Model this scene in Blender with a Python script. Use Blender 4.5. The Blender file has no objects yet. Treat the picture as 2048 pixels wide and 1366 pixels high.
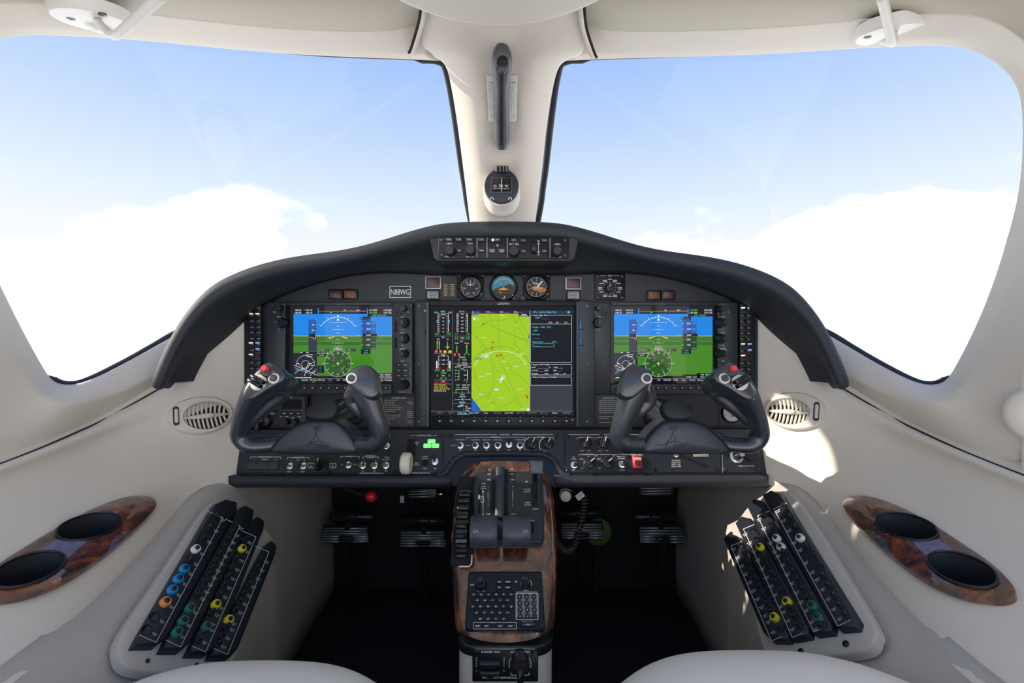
import bpy, bmesh, math, random
from mathutils import Vector, Matrix
random.seed(7)
scene = bpy.context.scene
COL = scene.collection
# ------------------------------------------------------------------ camera
CZ = 0.70
F = 2048 * 16 / 36
cam_d = bpy.data.cameras.new('camera'); cam_d.lens = 16; cam_d.sensor_width = 36
cam_d.clip_start = 0.01
cam = bpy.data.objects.new('camera', cam_d); COL.objects.link(cam)
cam.location = (0, 0, CZ); cam.rotation_euler = (math.radians(90), 0, 0)
scene.camera = cam
# ------------------------------------------------------------------ light
scene.view_settings.view_transform = 'Standard'
scene.view_settings.look = 'None'
scene.view_settings.gamma = 1
scene.view_settings.use_curve_mapping = False
scene.view_settings.exposure = 0.95
SKY = 1.0
world = bpy.data.worlds.new('sky'); scene.world = world; world.use_nodes = True
def build_world():
    nt = world.node_tree; nt.nodes.clear(); N = nt.nodes.new; L = nt.links.new
    tc = N('ShaderNodeTexCoord'); sep = N('ShaderNodeSeparateXYZ'); L(tc.outputs['Generated'], sep.inputs[0])
    ramp = N('ShaderNodeValToRGB'); L(sep.outputs['Z'], ramp.inputs[0])
    e = ramp.color_ramp.elements
    e[0].position = 0.0; e[0].color = (3.2, 3.25, 3.3, 1)
    e[1].position = 1.0; e[1].color = (0.105, 0.19, 0.45, 1)
    for p, c in ((0.08, (1.9, 1.95, 2.0)), (0.14, (0.509, 0.522, 0.544)), (0.20, (0.474, 0.505, 0.539)), (0.27, (0.405, 0.465, 0.531)), (0.40, (0.283, 0.370, 0.518)), (0.53, (0.191, 0.291, 0.518))):
        k = e.new(p); k.color = (*c, 1)
    # cumulus clouds low over the horizon
    mp = N('ShaderNodeMapping'); mp.inputs['Scale'].default_value = (1, 1, 1.5); mp.inputs['Location'].default_value = (1.37, 0.71, 0); L(tc.outputs['Generated'], mp.inputs[0])
    nz = N('ShaderNodeTexNoise'); nz.inputs['Scale'].default_value = 3.1; nz.inputs['Detail'].default_value = 5; nz.inputs['Roughness'].default_value = 0.45
    L(mp.outputs[0], nz.inputs['Vector'])
    # cloud density falls with height
    hm = N('ShaderNodeMath'); hm.operation = 'MULTIPLY'; hm.inputs[1].default_value = 1.25; L(sep.outputs['Z'], hm.inputs[0])
    sb = N('ShaderNodeMath'); sb.operation = 'SUBTRACT'; L(nz.outputs['Fac'], sb.inputs[0]); L(hm.outputs[0], sb.inputs[1])
    cr = N('ShaderNodeMapRange'); cr.inputs['From Min'].default_value = 0.24; cr.inputs['From Max'].default_value = 0.32
    cr.interpolation_type = 'SMOOTHSTEP'; L(sb.outputs[0], cr.inputs['Value'])
    mx = N('ShaderNodeMix'); mx.data_type = 'RGBA'; L(cr.outputs[0], mx.inputs['Factor'])
    L(ramp.outputs[0], mx.inputs['A']); mx.inputs['B'].default_value = (1.0, 1.02, 1.05, 1)
    bg = N('ShaderNodeBackground'); L(mx.outputs['Result'], bg.inputs[0]); bg.inputs[1].default_value = SKY
    out = N('ShaderNodeOutputWorld'); L(bg.outputs[0], out.inputs[0])
build_world()
sun_d = bpy.data.lights.new('sun', 'SUN'); sun_d.energy = 3.6; sun_d.angle = math.radians(0.6); sun_d.color = (1.0, 0.88, 0.72)
sun = bpy.data.objects.new('sun', sun_d); COL.objects.link(sun)
sun.location = (-4, -2, 3)
sun.rotation_euler = Vector((1.14, 0.15, -0.56)).to_track_quat('-Z', 'Y').to_euler()

# ------------------------------------------------------------------ helpers
X0 = -0.02
def P(px, py, Y): return Vector(((px - 1024) / F * Y, Y, CZ - (py - 683) / F * Y))
def mir(p): return Vector((2 * X0 - p[0], p[1], p[2]))
CAM = Vector((0, 0, CZ))

class Pl:
    """a plane frame: u right, v up, n towards the viewer"""
    def __init__(s, o, n, u=None):
        s.o = Vector(o); s.n = Vector(n).normalized()
        if s.n.dot(CAM - s.o) < 0: s.n = -s.n
        u = Vector(u) if u is not None else Vector((0, 0, 1)).cross(s.n)
        if u.length < 1e-6: u = Vector((1, 0, 0))
        u = u - s.n * u.dot(s.n); s.u = u.normalized(); s.v = s.n.cross(s.u)
    def at(s, px, py, h=0):
        d = Vector(((px - 1024) / F, 1, -(py - 683) / F))
        oo = s.o + s.n * h
        t = (oo - CAM).dot(s.n) / d.dot(s.n)
        q = CAM + d * t - s.o
        return (q.dot(s.u), q.dot(s.v))
    def W(s, a, b, h=0): return s.o + s.u * a + s.v * b + s.n * h
    def w(s, px, py, h=0):
        a, b = s.at(px, py, h); return s.W(a, b, h)
    def k(s, px, py):                      # metres per pixel there
        return s.w(px, py).y / F
    def poly(s, pts, h=0): return [s.at(x, y, h) for x, y in pts]
    def mat(s, a, b, h=0):
        o = s.W(a, b, h)
        return Matrix(((s.u.x, s.v.x, s.n.x, o.x), (s.u.y, s.v.y, s.n.y, o.y), (s.u.z, s.v.z, s.n.z, o.z), (0, 0, 0, 1)))
def vert(Y): return Pl((0, Y, CZ), (0, -1, 0), (1, 0, 0))
def pl3(a, b, c, u=None): return Pl(a, (b - a).cross(c - a), u)

def rr(a0, b0, a1, b1, r=0.0, seg=4):
    if a0 > a1: a0, a1 = a1, a0
    if b0 > b1: b0, b1 = b1, b0
    if r <= 0: return [(a0, b0), (a1, b0), (a1, b1), (a0, b1)]
    r = min(r, (a1 - a0) / 2 - 1e-6, (b1 - b0) / 2 - 1e-6)
    o = []
    for cx, cy, st in ((a1 - r, b0 + r, -90), (a1 - r, b1 - r, 0), (a0 + r, b1 - r, 90), (a0 + r, b0 + r, 180)):
        for i in range(seg + 1):
            t = math.radians(st + 90 * i / seg); o.append((cx + r * math.cos(t), cy + r * math.sin(t)))
    return o
def ell(a, b, ra, rb, rot=0, seg=32):
    c, s_ = math.cos(rot), math.sin(rot)
    return [(a + ra * math.cos(t) * c - rb * math.sin(t) * s_, b + ra * math.cos(t) * s_ + rb * math.sin(t) * c) for t in [2 * math.pi * i / seg for i in range(seg)]]
def area2(p): return sum(p[i][0] * p[(i + 1) % len(p)][1] - p[(i + 1) % len(p)][0] * p[i][1] for i in range(len(p))) / 2
def inset(p, d):
    n = len(p); o = []
    for i in range(n):
        x0, y0 = p[i - 1]; x1, y1 = p[i]; x2, y2 = p[(i + 1) % n]
        e1 = Vector((x1 - x0, y1 - y0)); e2 = Vector((x2 - x1, y2 - y1))
        if e1.length < 1e-9: e1 = e2
        if e2.length < 1e-9: e2 = e1
        n1 = Vector((-e1.y, e1.x)).normalized(); n2 = Vector((-e2.y, e2.x)).normalized()
        m = n1 + n2
        if m.length < 1e-6: m = n1
        m = m / max(m.dot(n1), 0.35) if m.length else m
        o.append((x1 + m.x * d, y1 + m.y * d))
    return o
def smooth_poly(pts, n=6, closed=True):      # Catmull-Rom through points (any dimension)
    o = []; N = len(pts)
    rng = range(N) if closed else range(N - 1)
    for i in rng:
        if closed: p0, p1, p2, p3 = (pts[(i + k - 1) % N] for k in range(4))
        else: p0, p1, p2, p3 = pts[max(i - 1, 0)], pts[i], pts[i + 1], pts[min(i + 2, N - 1)]
        for j in range(n):
            t = j / n
            o.append(tuple(0.5 * (2 * b + (c - a) * t + (2 * a - 5 * b + 4 * c - d) * t * t + (3 * b - a - 3 * c + d) * t ** 3) for a, b, c, d in zip(p0, p1, p2, p3)))
    if not closed: o.append(tuple(pts[-1]))
    return o

class MB:
    def __init__(s): s.v = []; s.f = []; s.m = []
    def add(s, vs, fs, m=0):
        b = len(s.v); s.v += [Vector(x) for x in vs]
        for f in fs: s.f.append([b + i for i in f]); s.m.append(m)
        return s
    def prism(s, pl, poly, h0, h1, bev=0, m=0, cap0=False):
        if area2(poly) < 0: poly = poly[::-1]
        n = len(poly); rings = [(poly, h0)]
        sg = 1 if h1 > h0 else -1
        if bev: rings += [(poly, h1 - sg * bev), (inset(poly, bev * 0.45), h1 - sg * bev * 0.35), (inset(poly, bev), h1)]
        else: rings += [(poly, h1)]
        vs = [pl.W(a, b, h) for p, h in rings for a, b in p]; fs = []
        for r in range(len(rings) - 1):
            for i in range(n):
                j = (i + 1) % n; q = [r * n + i, r * n + j, (r + 1) * n + j, (r + 1) * n + i]
                fs.append(q if sg > 0 else q[::-1])
        top = [(len(rings) - 1) * n + i for i in range(n)]
        fs.append(top if sg > 0 else top[::-1])
        if cap0: fs.append(list(range(n))[::-1] if sg > 0 else list(range(n)))
        return s.add(vs, fs, m)
    def box(s, pl, x0, y0, x1, y1, h0, h1, r=0, bev=0, m=0):     # px corners, px radius
        a0, b0 = pl.at(x0, y0); a1, b1 = pl.at(x1, y1)
        return s.prism(pl, rr(a0, b0, a1, b1, r * pl.k((x0 + x1) / 2, (y0 + y1) / 2), 3), h0, h1, bev, m)
    def lathe(s, pl, a, b, prof, seg=20, m=0, cap=True):         # prof [(r,h)]
        vs = []; fs = []
        for r, h in prof:
            for i in range(seg):
                t = 2 * math.pi * i / seg; vs.append(pl.W(a + r * math.cos(t), b + r * math.sin(t), h))
        for k in range(len(prof) - 1):
            for i in range(seg):
                j = (i + 1) % seg; fs.append([k * seg + i, k * seg + j, (k + 1) * seg + j, (k + 1) * seg + i])
        if cap: fs.append([(len(prof) - 1) * seg + i for i in range(seg)])
        return s.add(vs, fs, m)
    def knob(s, pl, a, b, r, h, h0=0, seg=20, m=0, flare=1.12):
        return s.lathe(pl, a, b, [(r * flare, h0), (r * flare, h0 + h * .15), (r, h0 + h * .25), (r * .96, h0 + h * .88), (r * .85, h0 + h)], seg, m)
    def tube(s, pts, rad, seg=10, m=0, cap=True, flat=1.0, ref=None):
        pts = [Vector(p) for p in pts]; n = len(pts); vs = []; fs = []
        if not isinstance(rad, (list, tuple)): rad = [rad] * n
        t0 = (pts[1] - pts[0]).normalized()
        x = Vector(ref) if ref else t0.orthogonal()
        for i, p in enumerate(pts):
            t = (pts[min(i + 1, n - 1)] - pts[max(i - 1, 0)]).normalized()
            x = (x - t * x.dot(t)).normalized(); y = t.cross(x)
            for k in range(seg):
                a = 2 * math.pi * k / seg; vs.append(p + (x * math.cos(a) + y * math.sin(a) * flat) * rad[i])
        for i in range(n - 1):
            for k in range(seg):
                j = (k + 1) % seg; fs.append([i * seg + k, i * seg + j, (i + 1) * seg + j, (i + 1) * seg + k])
        if cap: fs.append(list(range(seg))[::-1]); fs.append([(n - 1) * seg + k for k in range(seg)])
        return s.add(vs, fs, m)
    def grid(s, rows, m=0, closed=False):
        nr, nc = len(rows), len(rows[0]); vs = [p for r in rows for p in r]; fs = []
        for i in range(nr - 1):
            for j in range(nc if closed else nc - 1):
                k = (j + 1) % nc; fs.append([i * nc + j, i * nc + k, (i + 1) * nc + k, (i + 1) * nc + j])
        return s.add(vs, fs, m)
    def sphere(s, c, r, seg=16, ring=10, m=0, sc=(1, 1, 1)):
        vs = []; fs = []; c = Vector(c)
        for i in range(ring + 1):
            t = math.pi * i / ring
            for k in range(seg):
                a = 2 * math.pi * k / seg
                vs.append(c + Vector((r * math.sin(t) * math.cos(a) * sc[0], r * math.sin(t) * math.sin(a) * sc[1], r * math.cos(t) * sc[2])))
        for i in range(ring):
            for k in range(seg):
                j = (k + 1) % seg; fs.append([i * seg + k, (i + 1) * seg + k, (i + 1) * seg + j, i * seg + j])
        return s.add(vs, fs, m)
    def mirrored(s):
        o = MB(); o.v = [mir(p) for p in s.v]; o.f = [f[::-1] for f in s.f]; o.m = list(s.m); return o

def to_mesh(name, mb, mats, off=Vector(), smooth=40, face_cam=False):
    me = bpy.data.meshes.new(name)
    me.from_pydata([p - off for p in mb.v], [], mb.f)
    for m in (mats if isinstance(mats, (list, tuple)) else [mats]): me.materials.append(M(m) if isinstance(m, str) else m)
    me.polygons.foreach_set('material_index', mb.m)
    bm = bmesh.new(); bm.from_mesh(me)
    bmesh.ops.remove_doubles(bm, verts=bm.verts, dist=1e-6)
    bmesh.ops.dissolve_degenerate(bm, edges=bm.edges, dist=1e-6)
    if face_cam:
        sd = sum(f.normal.dot(CAM - off - f.calc_center_median()) * f.calc_area() for f in bm.faces)
        if sd < 0: bmesh.ops.reverse_faces(bm, faces=bm.faces)
    bm.to_mesh(me); bm.free(); me.update()
    if smooth:
        me.shade_smooth()
        if smooth < 180: me.set_sharp_from_angle(angle=math.radians(smooth))
    return me
def tag(o, label, cat, group=None, kind=None):
    if label: o['label'] = label
    if cat: o['category'] = cat
    if group: o['group'] = group
    if kind: o['kind'] = kind
    return o
def thing(name, label, cat, loc, group=None):
    o = bpy.data.objects.new(name, None); COL.objects.link(o); o.location = loc; o.empty_display_size = 0.02
    return tag(o, label, cat, group)
def wloc(o):
    v = Vector(o.location)
    while o.parent: o = o.parent; v += Vector(o.location)
    return v
def part(name, mb, mats, parent, label=None, smooth=40, center=False, face_cam=False):
    base = wloc(parent) if parent else Vector()
    off = base
    if center or parent is None:
        off = sum(mb.v, Vector()) / len(mb.v)
    o = bpy.data.objects.new(name, to_mesh(name, mb, mats, off, smooth, face_cam)); COL.objects.link(o)
    if parent: o.parent = parent
    o.location = off - base
    if label: o['label'] = label
    return o
def inst(name, me, parent, mat):           # shared mesh placed by a world matrix
    o = bpy.data.objects.new(name, me); COL.objects.link(o); o.parent = parent
    m = mat.copy(); m.translation = mat.translation - wloc(parent)
    o.matrix_local = m; return o
def structure(name, mb, mats, smooth=40, face_cam=False, parent=None):
    o = part(name, mb, mats, parent, None, smooth, face_cam=face_cam)
    if parent is None: o['kind'] = 'structure'
    return o
def subsurf(o, lv=2):
    m = o.modifiers.new('subdivide', 'SUBSURF'); m.levels = lv; m.render_levels = lv; m.boundary_smooth = 'PRESERVE_CORNERS'; return o
def solid(o, th):
    m = o.modifiers.new('thickness', 'SOLIDIFY'); m.thickness = th; m.offset = -1; return o

# ------------------------------------------------------------------ materials
MATS = {}
def M(n): return MATS[n]
def new_mat(name, color, rough=0.5, metal=0, coat=0, bump=0, bscale=300, var=0, vscale=20, emit=None, estr=0, spec=0.5, coat_rough=0.03):
    m = bpy.data.materials.new(name); m.use_nodes = True; MATS[name] = m
    nt = m.node_tree; b = nt.nodes['Principled BSDF']; N = nt.nodes.new; L = nt.links.new
    b.inputs['Base Color'].default_value = (*color, 1); b.inputs['Roughness'].default_value = rough; b.inputs['Metallic'].default_value = metal
    b.inputs['Coat Weight'].default_value = coat; b.inputs['Coat Roughness'].default_value = coat_rough
    b.inputs['Specular IOR Level'].default_value = spec
    tc = None
    if bump or var: tc = N('ShaderNodeTexCoord')
    if var:
        nz = N('ShaderNodeTexNoise'); nz.inputs['Scale'].default_value = vscale; nz.inputs['Detail'].default_value = 4; L(tc.outputs['Object'], nz.inputs['Vector'])
        mr = N('ShaderNodeMapRange'); mr.inputs['To Min'].default_value = 1 - var; mr.inputs['To Max'].default_value = 1 + var; L(nz.outputs['Fac'], mr.inputs['Value'])
        mx = N('ShaderNodeVectorMath'); mx.operation = 'SCALE'; mx.inputs[0].default_value = color; L(mr.outputs[0], mx.inputs['Scale']); L(mx.outputs[0], b.inputs['Base Color'])
    if bump:
        n2 = N('ShaderNodeTexNoise'); n2.inputs['Scale'].default_value = bscale; n2.inputs['Detail'].default_value = 2; L(tc.outputs['Object'], n2.inputs['Vector'])
        bp = N('ShaderNodeBump'); bp.inputs['Strength'].default_value = bump; bp.inputs['Distance'].default_value = 0.001; L(n2.outputs['Fac'], bp.inputs['Height']); L(bp.outputs[0], b.inputs['Normal'])
    if emit: b.inputs['Emission Color'].default_value = (*emit, 1); b.inputs['Emission Strength'].default_value = estr
    return m
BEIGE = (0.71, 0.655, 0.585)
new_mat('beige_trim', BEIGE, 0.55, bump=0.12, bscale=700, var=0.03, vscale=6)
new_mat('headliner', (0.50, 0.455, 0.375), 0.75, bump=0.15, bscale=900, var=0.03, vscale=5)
new_mat('seat_leather', (0.92, 0.88, 0.81), 0.5, bump=0.2, bscale=350, var=0.04, vscale=12)
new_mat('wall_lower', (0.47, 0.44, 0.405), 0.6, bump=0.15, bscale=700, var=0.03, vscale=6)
new_mat('white_plastic', (0.74, 0.72, 0.68), 0.35)
new_mat('panel_paint', (0.014, 0.018, 0.028), 0.45, bump=0.12, bscale=1600)
new_mat('hood_vinyl', (0.024, 0.029, 0.041), 0.62, bump=0.3, bscale=1100)
new_mat('bezel_grey', (0.031, 0.037, 0.050), 0.42, bump=0.06, bscale=1800)
new_mat('mfd_black', (0.007, 0.009, 0.013), 0.4, spec=0.3)
new_mat('button_black', (0.014, 0.016, 0.021), 0.4)
new_mat('knob_black', (0.012, 0.013, 0.016), 0.35)
new_mat('gloss_black', (0.008, 0.009, 0.012), 0.18)
new_mat('yoke_black', (0.024, 0.029, 0.042), 0.30, coat=1.0, coat_rough=0.18)
new_mat('yoke_cover', (0.046, 0.054, 0.075), 0.36, bump=0.1, bscale=1200)
new_mat('rubber', (0.012, 0.014, 0.020), 0.55)
new_mat('hole_black', (0.003, 0.003, 0.004), 0.8)
new_mat('chrome', (0.75, 0.75, 0.77), 0.16, metal=1)
new_mat('metal_dark', (0.10, 0.105, 0.12), 0.35, metal=0.8)
new_mat('white_print', (0.72, 0.74, 0.76), 0.6)
new_mat('grey_print', (0.30, 0.31, 0.33), 0.6)
new_mat('ivory', (0.78, 0.74, 0.62), 0.35, bump=0.1, bscale=200)
new_mat('red_plastic', (0.62, 0.012, 0.02), 0.25)
new_mat('red_button', (0.75, 0.05, 0.08), 0.4)
new_mat('red_lens', (0.075, 0.028, 0.034), 0.25)
new_mat('amber_lens', (0.17, 0.065, 0.022), 0.3)
new_mat('lens_frame', (0.45, 0.46, 0.48), 0.3, metal=0.4)
new_mat('armed_button', (0.34, 0.36, 0.37), 0.45)
new_mat('brown_card', (0.085, 0.062, 0.042), 0.6)
new_mat('placard_grey', (0.055, 0.052, 0.052), 0.55)
new_mat('gray_tab', (0.085, 0.10, 0.12), 0.45)
new_mat('keypad_grey', (0.17, 0.19, 0.19), 0.5)
new_mat('collar_blue', (0.01, 0.25, 0.62), 0.4)
new_mat('collar_orange', (0.75, 0.26, 0.08), 0.4)
new_mat('collar_green', (0.02, 0.17, 0.12), 0.4)
new_mat('collar_yellow', (0.72, 0.62, 0.03), 0.4)
new_mat('collar_white', (0.75, 0.75, 0.76), 0.4)
new_mat('green_primer', (0.09, 0.15, 0.03), 0.5)
new_mat('carpet', (0.005, 0.006, 0.011), 0.95, bump=0.9, bscale=500)
new_mat('black_wall', (0.006, 0.006, 0.008), 0.8)
new_mat('pedal_black', (0.02, 0.021, 0.025), 0.28, metal=0.3)
new_mat('pedal_rib', (0.45, 0.46, 0.5), 0.3, metal=0.6)
new_mat('green_led', (0.02, 0.2, 0.03), 0.4, emit=(0.12, 1.0, 0.12), estr=1.1)
new_mat('amber_led', (0.3, 0.2, 0.1), 0.4, emit=(1.0, 0.72, 0.42), estr=0.9)
new_mat('blue_led', (0.05, 0.1, 0.4), 0.4, emit=(0.2, 0.32, 1.0), estr=0.8)
new_mat('white_led', (0.5, 0.5, 0.6), 0.4, emit=(0.8, 0.85, 1.0), estr=1.5)
new_mat('gauge_face', (0.008, 0.009, 0.011), 0.5)
def wood():
    m = new_mat('burl_wood', (0.2, 0.05, 0.02), 0.35, coat=1.0, coat_rough=0.02); nt = m.node_tree; N = nt.nodes.new; L = nt.links.new; b = nt.nodes['Principled BSDF']
    b.inputs['Coat IOR'].default_value = 1.85
    tc = N('ShaderNodeTexCoord')
    n1 = N('ShaderNodeTexNoise'); n1.inputs['Scale'].default_value = 17; n1.inputs['Detail'].default_value = 7; n1.inputs['Distortion'].default_value = 2.2; n1.inputs['Roughness'].default_value = 0.62
    L(tc.outputs['Object'], n1.inputs['Vector'])
    r = N('ShaderNodeValToRGB'); L(n1.outputs['Fac'], r.inputs[0]); e = r.color_ramp.elements
    e[0].position = 0.30; e[0].color = (0.014, 0.004, 0.003, 1); e[1].position = 0.74; e[1].color = (0.40, 0.125, 0.035, 1)
    k = e.new(0.46); k.color = (0.055, 0.012, 0.007, 1); k = e.new(0.58); k.color = (0.165, 0.042, 0.015, 1)
    n2 = N('ShaderNodeTexNoise'); n2.inputs['Scale'].default_value = 160; n2.inputs['Detail'].default_value = 3; L(tc.outputs['Object'], n2.inputs['Vector'])
    mr = N('ShaderNodeMapRange'); mr.inputs['To Min'].default_value = 0.7; mr.inputs['To Max'].default_value = 1.3; L(n2.outputs['Fac'], mr.inputs['Value'])
    mx = N('ShaderNodeVectorMath'); mx.operation = 'SCALE'; L(r.outputs[0], mx.inputs[0]); L(mr.outputs[0], mx.inputs['Scale']); L(mx.outputs[0], b.inputs['Base Color'])
wood()
def glass(name, refl):
    m = bpy.data.materials.new(name); m.use_nodes = True; MATS[name] = m; nt = m.node_tree; nt.nodes.clear(); N = nt.nodes.new; L = nt.links.new
    t = N('ShaderNodeBsdfTransparent'); g = N('ShaderNodeBsdfGlossy'); g.inputs['Roughness'].default_value = 0.02
    mix = N('ShaderNodeMixShader'); mix.inputs[0].default_value = refl; L(t.outputs[0], mix.inputs[1]); L(g.outputs[0], mix.inputs[2])
    o = N('ShaderNodeOutputMaterial'); L(mix.outputs[0], o.inputs[0])
glass('window_glass', 0.02)
glass('cover_glass', 0.05)
def vcol(name, emission, rough=0.5, spec=0.25):
    m = bpy.data.materials.new(name); m.use_nodes = True; MATS[name] = m; nt = m.node_tree; b = nt.nodes['Principled BSDF']; N = nt.nodes.new; L = nt.links.new
    a = N('ShaderNodeVertexColor'); a.layer_name = 'print'
    b.inputs['Roughness'].default_value = rough
    if emission:
        b.inputs['Base Color'].default_value = (0.01, 0.01, 0.012, 1); L(a.outputs[0], b.inputs['Emission Color']); b.inputs['Emission Strength'].default_value = emission
        b.inputs['Specular IOR Level'].default_value = spec
    else: L(a.outputs[0], b.inputs['Base Color'])
vcol('screen_pixels', 0.50, 0.04)
vcol('mfd_pixels', 0.50, 0.06, 0.06)
vcol('printed', 0)

# ------------------------------------------------------------------ flat print: lettering, dials, screens
TXT = {}
def text_geo(s):
    if s in TXT: return TXT[s]
    c = bpy.data.curves.new('t', 'FONT'); c.body = s; c.size = 1; c.resolution_u = 2
    o = bpy.data.objects.new('t', c); me = bpy.data.meshes.new_from_object(o)
    vs = [(v.co.x, v.co.y) for v in me.vertices]; fs = [list(p.vertices) for p in me.polygons]
    bpy.data.objects.remove(o); bpy.data.curves.remove(c); bpy.data.meshes.remove(me)
    xs = [v[0] for v in vs] or [0, 0]
    TXT[s] = (vs, fs, min(xs), max(xs)); return TXT[s]
W_ = (0.80, 0.82, 0.84)
class Canvas:
    def __init__(s, pl, h=0.0003, dx=0, dy=0, step=0.00012): s.pl = pl; s.h = h; s.v = []; s.f = []; s.c = []; s.dx = dx; s.dy = dy; s.step = step
    def raw(s, pts2, col, layer, fs=None):
        b = len(s.v); hh = s.h + layer * s.step
        s.v += [s.pl.W(a, c, hh) for a, c in pts2]
        for f in (fs or [list(range(len(pts2)))]):
            s.f.append([b + i for i in f]); s.c.append(col)
    def poly(s, pts, col, layer=1):
        q = [s.pl.at(x + s.dx, y + s.dy, s.h) for x, y in pts]
        if area2(q) < 0: q = q[::-1]
        s.raw(q, col, layer)
    def rect(s, x0, y0, x1, y1, col, layer=1): s.poly([(x0, y0), (x1, y0), (x1, y1), (x0, y1)], col, layer)
    def line(s, x0, y0, x1, y1, w=0.6, col=W_, layer=2):
        d = Vector((x1 - x0, y1 - y0)); n = Vector((-d.y, d.x)).normalized() * w / 2
        s.poly([(x0 + n.x, y0 + n.y), (x1 + n.x, y1 + n.y), (x1 - n.x, y1 - n.y), (x0 - n.x, y0 - n.y)], col, layer)
    def lines(s, pts, w=0.6, col=W_, layer=2):
        for a, b in zip(pts, pts[1:]): s.line(*a, *b, w, col, layer)
    def frame(s, x0, y0, x1, y1, w=0.6, col=W_, layer=2): s.lines([(x0, y0), (x1, y0), (x1, y1), (x0, y1), (x0, y0)], w, col, layer)
    def circ(s, x, y, r, col, layer=1, seg=24, ry=None): s.poly([(x + r * math.cos(2 * math.pi * i / seg), y + (ry or r) * math.sin(2 * math.pi * i / seg)) for i in range(seg)], col, layer)
    def arc(s, x, y, r, a0, a1, w=0.6, col=W_, layer=2, seg=16):      # degrees, clockwise from up
        pts = []
        for i in range(seg + 1):
            t = math.radians(a0 + (a1 - a0) * i / seg); pts.append((x + r * math.sin(t), y - r * math.cos(t)))
        s.lines(pts, w, col, layer)
    def ticks(s, x, y, r0, r1, a0, a1, n, w=0.5, col=W_, layer=2):
        for i in range(n):
            t = math.radians(a0 + (a1 - a0) * i / max(n - 1, 1)); s.line(x + r0 * math.sin(t), y - r0 * math.cos(t), x + r1 * math.sin(t), y - r1 * math.cos(t), w, col, layer)
    def text(s, t, x, y, hpx, col=W_, al='c', rot=0, layer=3, wmax=None):
        vs, fs, x0, x1 = text_geo(t)
        if not fs: return
        a, b = s.pl.at(x + s.dx, y + s.dy, s.h); k = s.pl.k(x + s.dx, y + s.dy) * hpx / 0.72; kx = k
        if wmax: kx = min(k, wmax * s.pl.k(x + s.dx, y + s.dy) / max(x1 - x0, 1e-3))
        ox = {'c': -(x0 + x1) / 2, 'l': -x0, 'r': -x1}[al]; c_, s_ = math.cos(rot), math.sin(rot)
        q = []
        for vx, vy in vs:
            u, v = (vx + ox) * kx, (vy - 0.36) * k; q.append((a + u * c_ - v * s_, b + u * s_ + v * c_))
        s.raw(q, col, layer, fs)
    def dash(s, x, y, w, h=1.0, col=W_, layer=2):     # a printed line too small to read
        s.rect(x - w / 2, y - h / 2, x + w / 2, y + h / 2, col, layer)
    def bars(s, n, x, y, hpx, col=W_, al='c', layer=3, wmax=None):      # lines of print the photograph leaves unreadable: plain strokes
        w = n * hpx * .62
        if wmax: w = min(w, wmax)
        x0 = {'c': x - w / 2, 'l': x, 'r': x - w}[al]; words = max(1, n // 5); seg = w / words
        for i in range(words): s.rect(x0 + i * seg, y - hpx * .26, x0 + (i + 1) * seg - (hpx * .35 if words > 1 else 0), y + hpx * .26, col, layer)
    def build(s, name, parent, mat='printed', label=None):
        if not s.f: return None
        off = wloc(parent)
        me = bpy.data.meshes.new(name); me.from_pydata([p - off for p in s.v], [], s.f); me.materials.append(M(mat))
        ca = me.color_attributes.new('print', 'FLOAT_COLOR', 'CORNER'); i = 0
        buf = []
        for p, c in zip(me.polygons, s.c): buf += [*c, 1.0] * p.loop_total
        ca.data.foreach_set('color', buf)
        o = bpy.data.objects.new(name, me); COL.objects.link(o); o.parent = parent; o['kind'] = 'stuff'
        if label: o['label'] = label
        return o
# ------------------------------------------------------------------ the cockpit shell
def pr(rows): return [[P(*q) if len(q) == 3 else Vector(q[1:]) for q in r] for r in rows]
# breaker panel plane (right side), used by the lower wall too
BRK = pl3(P(1455, 1075, .85), P(1560, 985, .82), P(1750, 1270, .55))
CUP = pl3(P(1687, 1000, .75), P(2030, 1200, .50), P(1850, 1030, .655))
def bk(px, py, h=-0.014): return BRK.w(px, py, h)
def X(x, y, z): return ('x', x, y, z)
def CU(px, py): return ('x', *CUP.w(px, py, -.004))
wall_rows = pr([
    [(1506, 600, .955), (1560, 668, .925), (1610, 712, .905), (1667, 762, .885), X(.66, .80, .575), X(.66, .727, .555), X(.66, .587, .529), X(.66, .3, .50), X(.66, -.36, .48)],
    [(1506, 700, .955), (1560, 730, .925), (1610, 765, .895), (1660, 800, .868), (1765, 842, .795), (1850, 880, .72), (2048, 962, .582), X(.655, .3, .48), X(.655, -.36, .46)],
    [(1508, 790, .952), (1560, 810, .922), (1610, 830, .888), (1660, 848, .855), (1760, 885, .785), (1850, 915, .71), (2048, 995, .572), X(.645, .3, .46), X(.645, -.36, .44)],
    [(1515, 860, .94), (1560, 880, .91), (1610, 895, .87), (1660, 910, .835), (1740, 940, .765), (1850, 985, .68), (2048, 1085, .545), X(.61, .3, .43), X(.61, -.36, .41)],
    [(1530, 930, .905), (1570, 950, .87), (1610, 968, .84), (1650, 985, .80), CU(1712, 985), CU(1860, 1028), CU(2060, 1150), X(.58, .3, .40), X(.58, -.36, .38)],
    [(1532, 955, .895), (1570, 972, .865), (1606, 985, .835), (1645, 1010, .795), CU(1700, 1052), CU(1815, 1150), CU(2000, 1222), X(.53, .3, .37), X(.53, -.36, .35)],
    [(1534, 968, .89), (1570, 982, .86), (1600, 998, .83), (1640, 1035, .79), (1700, 1105, .708), (1800, 1228, .585), (1900, 1335, .485), X(.48, .3, .33), X(.48, -.36, .31)],
])
ramp_ = [0, .1, .3, .6, 1, 1, 1, 1, 1]
_r0, _r1, _r2 = wall_rows[0], wall_rows[1], wall_rows[2]
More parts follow.
